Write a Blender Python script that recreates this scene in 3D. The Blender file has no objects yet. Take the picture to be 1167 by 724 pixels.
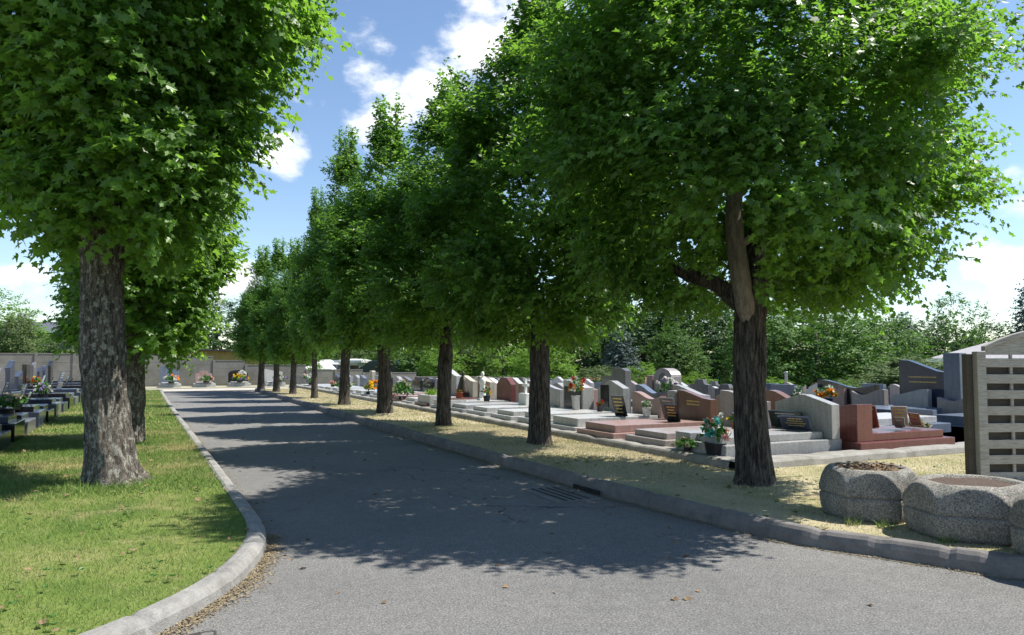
import bpy, bmesh, math, random
import numpy as np
from mathutils import Vector, Matrix, noise as mn
random.seed(7); RNG = np.random.default_rng(7)
R = math.radians
sc = bpy.context.scene
COL = sc.collection
# ------------------------------------------------------------------ frame: x = across the road, y = along the road
TH = R(25.6); ST, CT = math.sin(TH), math.cos(TH)
F = 860.0; EYE = 1.6; PIT = math.atan(48 / 860)
def ray(px, py):
    u, v = (px - 583.5) / F, (362 - py) / F
    h = math.cos(PIT) - v * math.sin(PIT); z = math.sin(PIT) + v * math.cos(PIT)
    return Vector((CT * u + ST * h, -ST * u + CT * h, z))
def w2(X, Z):                                   # camera-side X, depth Z -> ground plan
    return (CT * X + ST * Z, -ST * X + CT * Z)
def pxz(px, Z): return w2((px - 583.5) / F * Z, Z)
def hgt(py, Z): return EYE + (410 - py) / F * Z
def ground(a, b):
    s = .026 + .0011 * min(max(0, b - 14), 45); a0 = 9 - .15 * min(max(0, b - 14), 40)
    d = max(0, a - a0) * s
    return .06 - min(d, 3.2)
def on_ground(px, py, z0=0.0):
    d = ray(px, py); t = (z0 - EYE) / d.z
    return d.x * t, d.y * t
# ------------------------------------------------------------------ helpers
def tag(o, label=None, cat=None, group=None, kind=None):
    if label: o['label'] = label
    if cat: o['category'] = cat
    if group: o['group'] = group
    if kind: o['kind'] = kind
    return o
def empty(name, loc=(0, 0, 0), rz=0, label=None, cat=None, group=None):
    o = bpy.data.objects.new(name, None); COL.objects.link(o)
    o.location = loc; o.rotation_euler = (0, 0, rz); o.empty_display_size = .2
    return tag(o, label, cat, group)
def link(name, me, parent=None, mat=None):
    o = bpy.data.objects.new(name, me); COL.objects.link(o)
    if mat is not None:
        me.materials.clear(); me.materials.append(mat)
    if parent is not None: o.parent = parent
    return o
def finish(name, bm, mat, parent=None, smooth=False):
    me = bpy.data.meshes.new(name); bmesh.ops.recalc_face_normals(bm, faces=bm.faces)
    bm.to_mesh(me); bm.free()
    if smooth:
        me.polygons.foreach_set('use_smooth', [True] * len(me.polygons))
    return link(name, me, parent, mat)
def raw(name, V, loops, sizes, mat, parent=None, smooth=False):
    me = bpy.data.meshes.new(name)
    V = np.asarray(V, np.float32); loops = np.asarray(loops, np.int32); sizes = np.asarray(sizes, np.int32)
    me.vertices.add(len(V)); me.vertices.foreach_set('co', V.ravel())
    me.loops.add(len(loops)); me.loops.foreach_set('vertex_index', loops)
    me.polygons.add(len(sizes))
    st = np.concatenate([[0], np.cumsum(sizes)[:-1]]).astype(np.int32)
    me.polygons.foreach_set('loop_start', st)
    me.polygons.foreach_set('use_smooth', np.full(len(sizes), smooth))
    me.update(calc_edges=True); me.validate()
    return link(name, me, parent, mat)
def bbox(bm, x0, x1, y0, y1, z0, z1, bev=0.0, M=None):
    r = bmesh.ops.create_cube(bm, size=1)
    for v in r['verts']:
        v.co = Vector(((x0 + x1) / 2 + v.co.x * (x1 - x0), (y0 + y1) / 2 + v.co.y * (y1 - y0), (z0 + z1) / 2 + v.co.z * (z1 - z0)))
    vs = r['verts']
    if bev > 0:
        es = list({e for v in vs for e in v.link_edges})
        q = bmesh.ops.bevel(bm, geom=es, offset=bev, segments=2, affect='EDGES', profile=.6)
        vs = list({v for f in q['faces'] for v in f.verts} | {v for v in vs if v.is_valid})
    if M is not None:
        for v in vs: v.co = M @ v.co
    return vs
def box(name, dims, mat, parent=None, bev=.008, M=None):
    bm = bmesh.new(); bbox(bm, *dims, bev=bev, M=M)
    return finish(name, bm, mat, parent)
def prism(name, pts, t0, t1, axis, mat, parent=None, bev=.006, M=None):
    """outline pts (p,q) extruded along axis 'x' (pts=(y,z)) or 'y' (pts=(x,z)) or 'z' (pts=(x,y))"""
    bm = bmesh.new()
    def V(p, t): return {'x': (t, p[0], p[1]), 'y': (p[0], t, p[1]), 'z': (p[0], p[1], t)}[axis]
    A = [bm.verts.new(V(p, t0)) for p in pts]; B = [bm.verts.new(V(p, t1)) for p in pts]
    n = len(pts); bm.faces.new(A); bm.faces.new(B[::-1])
    for i in range(n): bm.faces.new((A[i], B[i], B[(i + 1) % n], A[(i + 1) % n]))
    if bev > 0:
        bmesh.ops.recalc_face_normals(bm, faces=bm.faces)
        es = [e for e in bm.edges if len(e.link_faces) == 2 and e.calc_face_angle(0) > .5]
        bmesh.ops.bevel(bm, geom=es, offset=bev, segments=2, affect='EDGES', profile=.6)
    if M is not None:
        for v in bm.verts: v.co = M @ v.co
    return finish(name, bm, mat, parent)
def lathe_bm(bm, prof, n=20, cx=0, cy=0, z0=0, fx=1, fy=1):
    rings = []
    for r, z in prof:
        rings.append([bm.verts.new((cx + r * fx * math.cos(2 * math.pi * i / n), cy + r * fy * math.sin(2 * math.pi * i / n), z0 + z)) for i in range(n)])
    for k in range(len(rings) - 1):
        for i in range(n): bm.faces.new((rings[k][i], rings[k][(i + 1) % n], rings[k + 1][(i + 1) % n], rings[k + 1][i]))
    bm.faces.new(rings[0][::-1]); bm.faces.new(rings[-1])
def lathe(name, prof, mat, parent=None, n=20, smooth=True, **k):
    bm = bmesh.new(); lathe_bm(bm, prof, n, **k)
    return finish(name, bm, mat, parent, smooth)
def copy_tree(o, parent=None):
    c = o.copy(); COL.objects.link(c); c.parent = parent
    for ch in list(o.children): copy_tree(ch, c)
    return c
# ------------------------------------------------------------------ materials
class NT:
    def __init__(s, m): s.t = m.node_tree; s.n = s.t.nodes; s.l = s.t.links
    def add(s, ty, **kw):
        x = s.n.new(ty)
        for k, v in kw.items(): setattr(x, k, v)
        return x
    def lk(s, a, b): s.l.new(a, b)
def newmat(name):
    m = bpy.data.materials.new(name); m.use_nodes = True
    return m, NT(m), m.node_tree.nodes['Principled BSDF'], m.node_tree.nodes['Material Output']
def ramp(nt, src, stops):
    r = nt.add('ShaderNodeValToRGB'); e = r.color_ramp.elements
    e[0].position, e[0].color = stops[0][0], (*stops[0][1], 1)
    e[1].position, e[1].color = stops[-1][0], (*stops[-1][1], 1)
    for p, c in stops[1:-1]:
        q = e.new(p); q.color = (*c, 1)
    nt.lk(src, r.inputs[0]); return r.outputs[0]
def noise(nt, scale, detail=6, rough=.6, vec=None, sc3=None, obj=False):
    tc = nt.add('ShaderNodeTexCoord')
    v = tc.outputs['Object'] if vec is None else vec
    if vec is None and not obj:
        g = nt.add('ShaderNodeNewGeometry'); v = g.outputs['Position']
    if sc3:
        mp = nt.add('ShaderNodeMapping'); mp.inputs['Scale'].default_value = sc3; nt.lk(v, mp.inputs[0]); v = mp.outputs[0]
    n = nt.add('ShaderNodeTexNoise'); n.inputs['Scale'].default_value = scale; n.inputs['Detail'].default_value = detail; n.inputs['Roughness'].default_value = rough
    nt.lk(v, n.inputs['Vector']); return n.outputs['Fac']
def mix(nt, fac, a, b, mode='MIX'):
    m = nt.add('ShaderNodeMix', data_type='RGBA', blend_type=mode)
    for sock, val in ((m.inputs['Factor'], fac), (m.inputs[6], a), (m.inputs[7], b)):
        if hasattr(val, 'links') or hasattr(val, 'is_linked'): nt.lk(val, sock)
        elif isinstance(val, (int, float)): sock.default_value = val
        else: sock.default_value = (*val, 1)
    return m.outputs[2]
def bump(nt, h, bsdf, strength=.5, dist=.01):
    b = nt.add('ShaderNodeBump'); b.inputs['Strength'].default_value = strength; b.inputs['Distance'].default_value = dist
    nt.lk(h, b.inputs['Height']); nt.lk(b.outputs[0], bsdf.inputs['Normal'])
MC = {}
def granite(name, c, spk=.35, rough=.35, dark=.5):
    if name in MC: return MC[name]
    m, nt, p, out = newmat(name)
    f = noise(nt, 140, 2, .7, obj=False); g = noise(nt, 3, 4, .6)
    lo = tuple(x * dark for x in c); hi = tuple(min(.85, x * (1 + spk)) for x in c)
    col = ramp(nt, f, [(.34, lo), (.5, c), (.66, hi)])
    col = mix(nt, .35, col, ramp(nt, g, [(.3, (.72, .70, .66)), (.7, (1, 1, 1))]), 'MULTIPLY')
    wz = noise(nt, 5, 6, .7, sc3=(2.5, 2.5, .35))
    col = mix(nt, .55, col, ramp(nt, wz, [(.36, (.62, .61, .58)), (.55, (1, 1, 1))]), 'MULTIPLY')
    nt.lk(col, p.inputs['Base Color']); p.inputs['Roughness'].default_value = rough
    MC[name] = m; return m
def plain(name, c, rough=.6, metal=0, var=.25, scale=20, bmp=0, bs=60):
    if name in MC: return MC[name]
    m, nt, p, out = newmat(name)
    f = noise(nt, scale, 5, .65)
    col = ramp(nt, f, [(.3, tuple(x * (1 - var) for x in c)), (.7, tuple(min(.9, x * (1 + var)) for x in c))])
    nt.lk(col, p.inputs['Base Color']); p.inputs['Roughness'].default_value = rough; p.inputs['Metallic'].default_value = metal
    if bmp: bump(nt, noise(nt, bs, 4, .7), p, bmp, .01)
    MC[name] = m; return m
def leafmat(name, c0, c1, tr, trfac=.45, rough=.42, spec=.5):
    m, nt, p, out = newmat(name)
    g = nt.add('ShaderNodeNewGeometry')
    n = noise(nt, 1.1, 3, .6)
    ad = nt.add('ShaderNodeMath', operation='MULTIPLY_ADD'); nt.lk(g.outputs['Random Per Island'], ad.inputs[0]); ad.inputs[1].default_value = .6
    ml = nt.add('ShaderNodeMath', operation='MULTIPLY'); nt.lk(n, ml.inputs[0]); ml.inputs[1].default_value = .5
    nt.lk(ml.outputs[0], ad.inputs[2])
    col = ramp(nt, ad.outputs[0], [(.2, c0), (.78, c1)])
    tcol = ramp(nt, ad.outputs[0], [(.2, tuple(x * .75 for x in tr)), (.78, tr)])
    nt.lk(col, p.inputs['Base Color']); p.inputs['Roughness'].default_value = rough
    p.inputs['Specular IOR Level'].default_value = spec
    t = nt.add('ShaderNodeBsdfTranslucent'); nt.lk(tcol, t.inputs['Color'])
    ms = nt.add('ShaderNodeMixShader'); ms.inputs[0].default_value = trfac
    nt.lk(p.outputs[0], ms.inputs[1]); nt.lk(t.outputs[0], ms.inputs[2]); nt.lk(ms.outputs[0], out.inputs['Surface'])
    return m
def barkmat(name, c0, c1, c2, patch=None):
    m, nt, p, out = newmat(name)
    v = noise(nt, 9, 8, .75, sc3=(3.2, 3.2, .55), obj=True)
    f = noise(nt, 55, 5, .7, obj=True)
    col = ramp(nt, v, [(.40, c0), (.49, c1), (.59, c2)])  # bark tone, with furrow shade and lit ridges deepened in the colour
    col = mix(nt, .5, col, ramp(nt, f, [(.3, (.45, .43, .4)), (.7, (1.25, 1.2, 1.15))]), 'MULTIPLY')
    if patch:
        q = noise(nt, 16, 7, .8, obj=True, sc3=(1, 1, .6))
        fac = ramp(nt, q, [(.53, (0, 0, 0)), (.57, (1, 1, 1))])
        col = mix(nt, fac, col, patch)
    nt.lk(col, p.inputs['Base Color']); p.inputs['Roughness'].default_value = .9
    b1 = nt.add('ShaderNodeMath', operation='MULTIPLY_ADD'); nt.lk(v, b1.inputs[0]); b1.inputs[1].default_value = 2.0; nt.lk(f, b1.inputs[2])
    bump(nt, b1.outputs[0], p, .9, .03)
    return m
def asphaltmat():
    m, nt, p, out = newmat('asphalt')
    big = noise(nt, .35, 5, .6); mid = noise(nt, 9, 6, .7); fine = noise(nt, 72, 3, .85)
    g = nt.add('ShaderNodeNewGeometry'); vo = nt.add('ShaderNodeTexVoronoi'); vo.inputs['Scale'].default_value = 95; nt.lk(g.outputs['Position'], vo.inputs['Vector'])
    col = ramp(nt, fine, [(.34, (.105, .102, .096)), (.5, (.182, .177, .167)), (.64, (.285, .277, .262))])
    bw = nt.add('ShaderNodeRGBToBW'); nt.lk(vo.outputs['Color'], bw.inputs[0]); col = mix(nt, .35, col, bw.outputs[0], 'SOFT_LIGHT')
    hs = nt.add('ShaderNodeHueSaturation'); hs.inputs['Saturation'].default_value = .7; nt.lk(col, hs.inputs['Color']); col = hs.outputs[0]
    col = mix(nt, .9, col, ramp(nt, big, [(.32, (.78, .78, .79)), (.68, (1.1, 1.09, 1.06))]), 'MULTIPLY')
    col = mix(nt, .6, col, ramp(nt, mid, [(.3, (.74, .74, .74)), (.7, (1.14, 1.14, 1.13))]), 'MULTIPLY')
    # hairline cracks where a wide noise allows them, a few darker stains
    v2 = nt.add('ShaderNodeTexVoronoi', feature='DISTANCE_TO_EDGE'); v2.inputs['Scale'].default_value = .55
    wv = nt.add('ShaderNodeVectorMath', operation='MULTIPLY_ADD'); nz = nt.add('ShaderNodeTexNoise'); nz.inputs['Scale'].default_value = 3; nt.lk(g.outputs['Position'], nz.inputs['Vector'])
    nt.lk(nz.outputs['Color'], wv.inputs[0]); wv.inputs[1].default_value = (.7, .7, 0); nt.lk(g.outputs['Position'], wv.inputs[2]); nt.lk(wv.outputs[0], v2.inputs['Vector'])
    crk = ramp(nt, v2.outputs['Distance'], [(.003, (1, 1, 1)), (.008, (0, 0, 0))]); ok = ramp(nt, noise(nt, .3, 2, .5, vec=wv.outputs[0]), [(.52, (0, 0, 0)), (.58, (1, 1, 1))])
    cf = mix(nt, 1.0, crk, ok, 'MULTIPLY'); col = mix(nt, cf, col, (.05, .048, .045))
    st = ramp(nt, noise(nt, 1.7, 3, .5), [(.66, (0, 0, 0)), (.74, (.45, .45, .45))]); col = mix(nt, st, col, (.10, .098, .095))
    nt.lk(col, p.inputs['Base Color']); p.inputs['Roughness'].default_value = .92; p.inputs['Specular IOR Level'].default_value = .25
    bump(nt, fine, p, .9, .012); return m
def concrete(name, c, stain=(.6, .58, .55), scale=2.5, bs=.4):
    if name in MC: return MC[name]
    m, nt, p, out = newmat(name)
    a = noise(nt, scale, 7, .7); b = noise(nt, 60, 4, .8)
    col = mix(nt, ramp(nt, a, [(.35, (0, 0, 0)), (.65, (1, 1, 1))]), tuple(x * s for x, s in zip(c, stain)), c)
    col = mix(nt, .6, col, ramp(nt, b, [(.3, (.7, .7, .7)), (.7, (1.2, 1.2, 1.2))]), 'MULTIPLY')
    nt.lk(col, p.inputs['Base Color']); p.inputs['Roughness'].default_value = .9
    bump(nt, b, p, bs, .01); MC[name] = m; return m
def aggregate(name):
    m, nt, p, out = newmat(name)
    a = noise(nt, 3.5, 6, .7); b = noise(nt, 75, 3, .85); c = noise(nt, 22, 4, .7)
    col = ramp(nt, b, [(.36, (.10, .095, .085)), (.5, (.26, .245, .215)), (.63, (.46, .44, .395))])
    col = mix(nt, .8, col, ramp(nt, a, [(.35, (.62, .62, .60)), (.65, (1.12, 1.1, 1.06))]), 'MULTIPLY')
    col = mix(nt, .5, col, ramp(nt, c, [(.35, (.7, .7, .7)), (.65, (1.15, 1.15, 1.15))]), 'MULTIPLY')
    nt.lk(col, p.inputs['Base Color']); p.inputs['Roughness'].default_value = .95; bump(nt, b, p, 1.0, .012); return m
def lawnmat(name, cols, straw, scale=1.0):
    m, nt, p, out = newmat(name)
    a = noise(nt, scale, 6, .65); b = noise(nt, 45, 4, .8)
    col = ramp(nt, a, cols)
    s = noise(nt, .55, 4, .6); s2 = noise(nt, 6, 4, .7)
    ad = nt.add('ShaderNodeMath', operation='MULTIPLY_ADD'); nt.lk(s2, ad.inputs[0]); ad.inputs[1].default_value = .35; nt.lk(s, ad.inputs[2])
    col = mix(nt, ramp(nt, ad.outputs[0], [(straw[0], (0, 0, 0)), (straw[0] + .12, (1, 1, 1))]), col, straw[1])
    col = mix(nt, .7, col, ramp(nt, b, [(.3, (.6, .6, .55)), (.7, (1.25, 1.25, 1.2))]), 'MULTIPLY')
    nt.lk(col, p.inputs['Base Color']); p.inputs['Roughness'].default_value = .95; p.inputs['Specular IOR Level'].default_value = .1
    bump(nt, b, p, .8, .02); return m
def woodmat(name, c):
    m, nt, p, out = newmat(name)
    a = noise(nt, 6, 8, .7, sc3=(1.2, 12, 12), obj=True); k = noise(nt, 4, 3, .5, obj=True)
    col = ramp(nt, a, [(.3, tuple(x * .55 for x in c)), (.5, c), (.7, tuple(x * 1.3 for x in c))])
    col = mix(nt, .6, col, ramp(nt, k, [(.3, (.75, .73, .7)), (.7, (1.1, 1.1, 1.1))]), 'MULTIPLY')
    nt.lk(col, p.inputs['Base Color']); p.inputs['Roughness'].default_value = .85
    bump(nt, a, p, .4, .006); return m
ASPH = asphaltmat()
KERB = concrete('kerb_stone', (.31, .30, .28), (.62, .61, .6), 5, .9); CONC = concrete('old_concrete', (.31, .30, .275), (.6, .58, .55), 4); KERB_SHADED = concrete('shaded_kerb_stone', (.20, .185, .17), (.6, .6, .62), 4); WALLC = concrete('wall_concrete', (.225, .215, .19), (.62, .62, .6), 1.2, .3)  # right kerb's stone is darkened to carry the shade on its face
AGG = aggregate('exposed_aggregate')
LAWN = lawnmat('lawn_turf', [(.32, (.085, .145, .03)), (.5, (.155, .21, .05)), (.68, (.26, .27, .10))], (.74, (.36, .31, .16)))
VERGE = lawnmat('dry_verge_turf', [(.3, (.17, .19, .05)), (.45, (.36, .33, .19)), (.62, (.49, .43, .29))], (.74, (.42, .34, .225)))
GRAV = concrete('grave_gravel', (.36, .33, .29), (.7, .68, .64), 3, .8)
MEAD = lawnmat('meadow', [(.3, (.06, .10, .02)), (.5, (.1, .15, .03)), (.7, (.16, .2, .05))], (.95, (.3, .28, .15)), .2)
G_GREY = granite('grey_granite', (.36, .36, .36)); G_LGREY = granite('light_grey_granite', (.48, .475, .46)); G_DGREY = granite('dark_grey_granite', (.14, .14, .145), .5, .25)
G_PINK = granite('pink_granite', (.36, .235, .205), .5, .35, .45); G_PGREY = granite('pinkish_grey_granite', (.36, .31, .29)); G_BROWN = granite('brown_granite', (.20, .105, .07), .4, .22)
G_RED = granite('red_granite', (.17, .062, .055), .35, .25); G_BLACK = granite('black_granite', (.016, .017, .02), .6, .12, .6); G_NAVY = granite('blue_black_granite', (.045, .055, .085), .5, .2)
G_BLUE = granite('blue_grey_granite', (.15, .18, .24), .4, .25); G_CREAM = granite('cream_stone', (.50, .45, .37), .15, .7, .8); G_WHITE = plain('white_stone', (.72, .71, .68), .6, 0, .1)
GOLD = plain('gilt_paint', (.6, .45, .15), .4, .5, .1); CHALK = plain('pale_engraving', (.5, .5, .48), .7)
SOIL = plain('dark_soil', (.075, .05, .035), 1, 0, .5, 40, 1, 40); POTD = plain('dark_pot', (.03, .03, .035), .5); POTT = plain('terracotta_pot', (.33, .13, .07), .8)
POTB = plain('blue_pot', (.03, .05, .12), .3)
WOOD = woodmat('grey_weathered_wood', (.33, .315, .29)); WOOD_SHADED = woodmat('dark_shaded_wood', (.07, .06, .05))  # darker wood carries the shade of the screen's recessed slats in its colour
METAL = plain('grey_metal', (.4, .41, .42), .45, .7); GREENP = plain('green_paint', (.12, .26, .2), .5)
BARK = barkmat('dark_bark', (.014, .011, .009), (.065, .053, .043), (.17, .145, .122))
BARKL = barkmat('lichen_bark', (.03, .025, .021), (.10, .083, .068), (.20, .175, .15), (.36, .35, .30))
PEEL = barkmat('pale_peeled_bark', (.22, .18, .145), (.36, .30, .24), (.46, .39, .32))  # peeled bark, its colour brightened in place of sun on the limb
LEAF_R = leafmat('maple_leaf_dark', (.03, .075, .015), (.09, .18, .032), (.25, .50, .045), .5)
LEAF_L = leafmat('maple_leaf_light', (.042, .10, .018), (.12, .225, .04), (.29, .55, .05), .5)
LEAF_A = leafmat('wood_leaf_mid', (.034, .088, .02), (.115, .20, .045), (.15, .32, .04), .3, .6, .3)
LEAF_B = leafmat('wood_leaf_dark', (.016, .048, .016), (.05, .10, .03), (.08, .2, .03), .25, .6, .3)
LEAF_C = leafmat('wood_leaf_bright', (.07, .15, .015), (.15, .26, .035), (.28, .5, .05), .35, .6, .3)
LEAF_D = leafmat('wood_leaf_olive', (.07, .12, .035), (.16, .215, .08), (.18, .28, .08), .25, .6, .3)
LEAF_S = leafmat('spruce_needle', (.05, .085, .075), (.12, .16, .14), (.08, .14, .1), .15, .7, .3)
PET = {k: leafmat('petal_' + k, c, tuple(min(.9, x * 1.15) for x in c), c, .3, .6, .2) for k, c in dict(
    pink=(.62, .34, .31), white=(.68, .66, .62), teal=(.12, .42, .38), yellow=(.75, .50, .02), orange=(.85, .30, .02), red=(.55, .03, .03), violet=(.22, .15, .32), green=(.06, .16, .03), dry=(.35, .32, .22)).items()}
# ------------------------------------------------------------------ ground, road, lawns
def grid_sheet(name, xs, ys, zf, mat):
    V = [(x, y, zf(x, y)) for y in ys for x in xs]; nx, ny = len(xs), len(ys); L = []
    for j in range(ny - 1):
        for i in range(nx - 1): L += [j * nx + i, j * nx + i + 1, (j + 1) * nx + i + 1, (j + 1) * nx + i]
    o = raw(name, V, L, [4] * ((nx - 1) * (ny - 1)), mat, smooth=True); return o
def flat_sheet(name, pts, z, mat):
    bm = bmesh.new(); f = bm.faces.new([bm.verts.new((x, y, z)) for x, y in pts])
    bmesh.ops.triangulate(bm, faces=[f]); bmesh.ops.recalc_face_normals(bm, faces=bm.faces)
    for f in bm.faces:
        if f.normal.z < 0: f.normal_flip()
    me = bpy.data.meshes.new(name); bm.to_mesh(me); bm.free(); return link(name, me, None, mat)
def sm_path(pts, step=.055):
    P = [Vector((x, y, 0)) for x, y in pts]; out = []
    for i in range(len(P) - 1):
        p0, p1, p2, p3 = P[max(0, i - 1)], P[i], P[i + 1], P[min(len(P) - 1, i + 2)]
        n = max(1, int((p2 - p1).length / step))
        for k in range(n):
            t = k / n
            out.append(.5 * ((2 * p1) + (p2 - p0) * t + (2 * p0 - 5 * p1 + 4 * p2 - p3) * t * t + (3 * p1 - p0 - 3 * p2 + p3) * t ** 3))
    out.append(P[-1]); return out
ys_far = [-80, -40, -20, -10, -4] + [i * 1.0 for i in range(0, 62)] + [66, 72, 80, 95, 120, 170, 260, 420, 700]
xs_far = [-600, -300, -150, -80, -40, -20, -8, -2, 2, 5, 7.3, 7.4] + [8 + i * 1.0 for i in range(0, 40)] + [52, 58, 66, 78, 95, 120, 170, 260, 420, 700]
def gz(x, y):
    if x < 7.35 or y < 8.0: return -.06 if y < 60 else -.4
    return ground(x, y) if y < 50 else ground(x, y) - .1
tag(grid_sheet('ground', xs_far, ys_far, gz, MEAD), kind='structure')
# cemetery soil and gravel
xs = [7.3 + i * .9 for i in range(0, 34)]; ys = [8.0 + i * .9 for i in range(0, 46)]
tag(grid_sheet('cemetery_ground', xs, ys, lambda x, y: ground(x, y) + .012, GRAV), kind='structure')
tag(flat_sheet('cemetery_ground', [(-30, 8), (-1.8, 8), (-1.8, 48.4), (-30, 48.4)], .075, GRAV), kind='structure')
LK = sm_path([(.62, 41.0), (.66, 34), (.8, 22), (.92, 14), (.97, 10.5), (1.0, 8.2), (.98, 7.2), (.86, 6.45), (.56, 5.65), (.05, 4.9), (-.7, 4.25), (-1.8, 3.75), (-3.5, 3.4), (-7, 3.2), (-14, 3.1)])
RK = sm_path([(4.85, 40.5), (4.8, 30), (4.8, 18), (4.82, 11), (4.86, 7.6), (4.95, 6.2), (5.08, 4.95), (5.36, 4.3), (5.55, 3.85), (5.85, 3.3), (6.4, 2.5), (7.3, 1.6), (9, .7), (13, .1), (22, 0)])
tag(flat_sheet('road', [(-40, -14), (40, -14), (40, 2.0), (8, 2.0), (5.6, 5), (5.3, 8), (5.3, 41.2), (.2, 41.2), (.2, 8), (0, 6), (-2, 5), (-40, 5)], 0, ASPH), kind='structure')
tag(flat_sheet('path', [(-6, 41.2), (13, 41.2), (13, 44.6), (-6, 44.6)], .03, concrete('pale_gravel', (.44, .41, .36), (.8, .8, .78))), kind='structure')
tag(flat_sheet('lawn', [(p.x - .12, p.y + .05) for p in LK] + [(-14, 8.05), (-2.3, 8.05), (-2.3, 41.0)], .10, LAWN), kind='structure')
tag(flat_sheet('verge', [(p.x + .1, p.y) for p in RK] + [(22, 8.05), (7.3, 8.05), (7.3, 40.5)], .115, VERGE), kind='structure')
tag(flat_sheet('verge', [(-6, 44.6), (13, 44.6), (13, 48.4), (-6, 48.4)], .05, concrete('dry_earth', (.36, .33, .24), (.7, .75, .6))), kind='structure')
def kerb(name, path, w, h, side, mat, joint=1.0, seed=0):
    """side=+1: the raised ground lies to the left of travel (path runs along the road edge)"""
    prof = [(0, -.05), (.012, h * .55), (.03, h - .03), (.055, h - .006), (.08, h), (w - .03, h), (w, h - .015), (w, -.05)]
    V, L = [], []; d = 0; nxt = joint; n = len(prof)
    for i, p in enumerate(path):
        t = (path[min(i + 1, len(path) - 1)] - path[max(i - 1, 0)]).normalized(); nr = Vector((-t.y, t.x, 0)) * side
        if i: d += (path[i] - path[i - 1]).length
        gap = 0
        if d >= nxt: gap = 1; nxt += joint * random.uniform(.92, 1.08)
        blk = int(d / joint)
        for j, (u, z) in enumerate(prof):
            q = mn.noise(Vector((p.x * 3.1, p.y * 3.1, j * .7 + seed)))
            q2 = mn.noise(Vector((p.x * .9, p.y * .9, seed + 9)))
            uu = u + .005 * q + .005 * q2 + .009 * mn.noise(Vector((blk * 3.7, seed, 4.5))); zz = z + (.004 * q + .010 * mn.noise(Vector((blk * 5.3, seed, .5)))) * (z > 0)
            if gap and z > 0: zz -= .017; uu += .015 * (j < 5)
            if z > 0 and j < 5 and mn.noise(Vector((p.x * 2.2 + 7, p.y * 2.2, seed + 3))) > .5: zz -= .012; uu += .012
            V.append((p.x + nr.x * uu, p.y + nr.y * uu, zz))
    for i in range(len(path) - 1):
        for j in range(n - 1): L += [i * n + j, i * n + j + 1, (i + 1) * n + j + 1, (i + 1) * n + j]
    return tag(raw(name, V, L, [4] * (len(L) // 4), mat, smooth=False), kind='structure')
# travel from far to near: left of travel is +x side
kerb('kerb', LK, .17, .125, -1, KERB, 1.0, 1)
kerb('kerb', RK, .16, .15, 1, KERB_SHADED, 1.05, 5)
kerb('cemetery_kerb', sm_path([(7.1, 44), (7.1, 30), (7.1, 16), (7.1, 8.05)], .25), .34, .235, 1, CONC, 1.4, 11)
kerb('cemetery_kerb', sm_path([(7.12, 7.85), (10, 7.82), (14, 7.8), (22, 7.8)], .25), .42, .23, 1, CONC, 1.6, 15)
# dry litter along the foot of the left kerb
def strip(name, path, side, w0, w1, z, mat, i0, i1):
    V, L = [], []; P = path[i0:i1]
    for i, p in enumerate(P):
        t = (P[min(i + 1, len(P) - 1)] - P[max(i - 1, 0)]).normalized(); nr = Vector((-t.y, t.x, 0)) * side
        e = w1 * (.55 + .9 * mn.noise(Vector((p.x * 4, p.y * 4, 3)))) ; e = max(.01, e)
        V += [(p.x + nr.x * w0, p.y + nr.y * w0, z), (p.x - nr.x * e, p.y - nr.y * e, z)]
    for i in range(len(P) - 1): L += [2 * i, 2 * i + 1, 2 * i + 3, 2 * i + 2]
    return tag(raw(name, V, L, [4] * (len(L) // 4), mat), kind='stuff')
LITT = plain('dry_straw_litter', (.22, .185, .125), 1, 0, .6, 30, 1, 80)
strip('dry_litter', RK, 1, .03, .07, .004, plain('gutter_grit', (.24, .21, .15), 1, 0, .5, 30, 1, 80), 20, len(RK) - 20)
# ------------------------------------------------------------------ grass
def inside(path_pts, X, Y):
    n = len(path_pts); res = np.zeros(len(X), bool); j = n - 1
    for i in range(n):
        xi, yi = path_pts[i]; xj, yj = path_pts[j]
        c = ((yi > Y) != (yj > Y)) & (X < (xj - xi) * (Y - yi) / (yj - yi + 1e-12) + xi); res ^= c; j = i
    return res
def blades(name, X, Y, z, h, w, mat):
    n = len(X); an = RNG.uniform(0, 2 * np.pi, n); le = RNG.uniform(.2, 1.1, n); la = RNG.uniform(0, 2 * np.pi, n)
    V = np.zeros((n, 3, 3), np.float32); dx, dy = np.cos(an) * w / 2, np.sin(an) * w / 2
    V[:, 0] = np.stack([X - dx, Y - dy, np.full(n, z)], 1); V[:, 1] = np.stack([X + dx, Y + dy, np.full(n, z)], 1)
    V[:, 2] = np.stack([X + np.cos(la) * h * le, Y + np.sin(la) * h * le, z + h * (1.15 - .5 * le)], 1)
    return tag(raw(name, V.reshape(-1, 3), np.arange(3 * n), np.full(n, 3), mat), kind='stuff')
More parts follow.
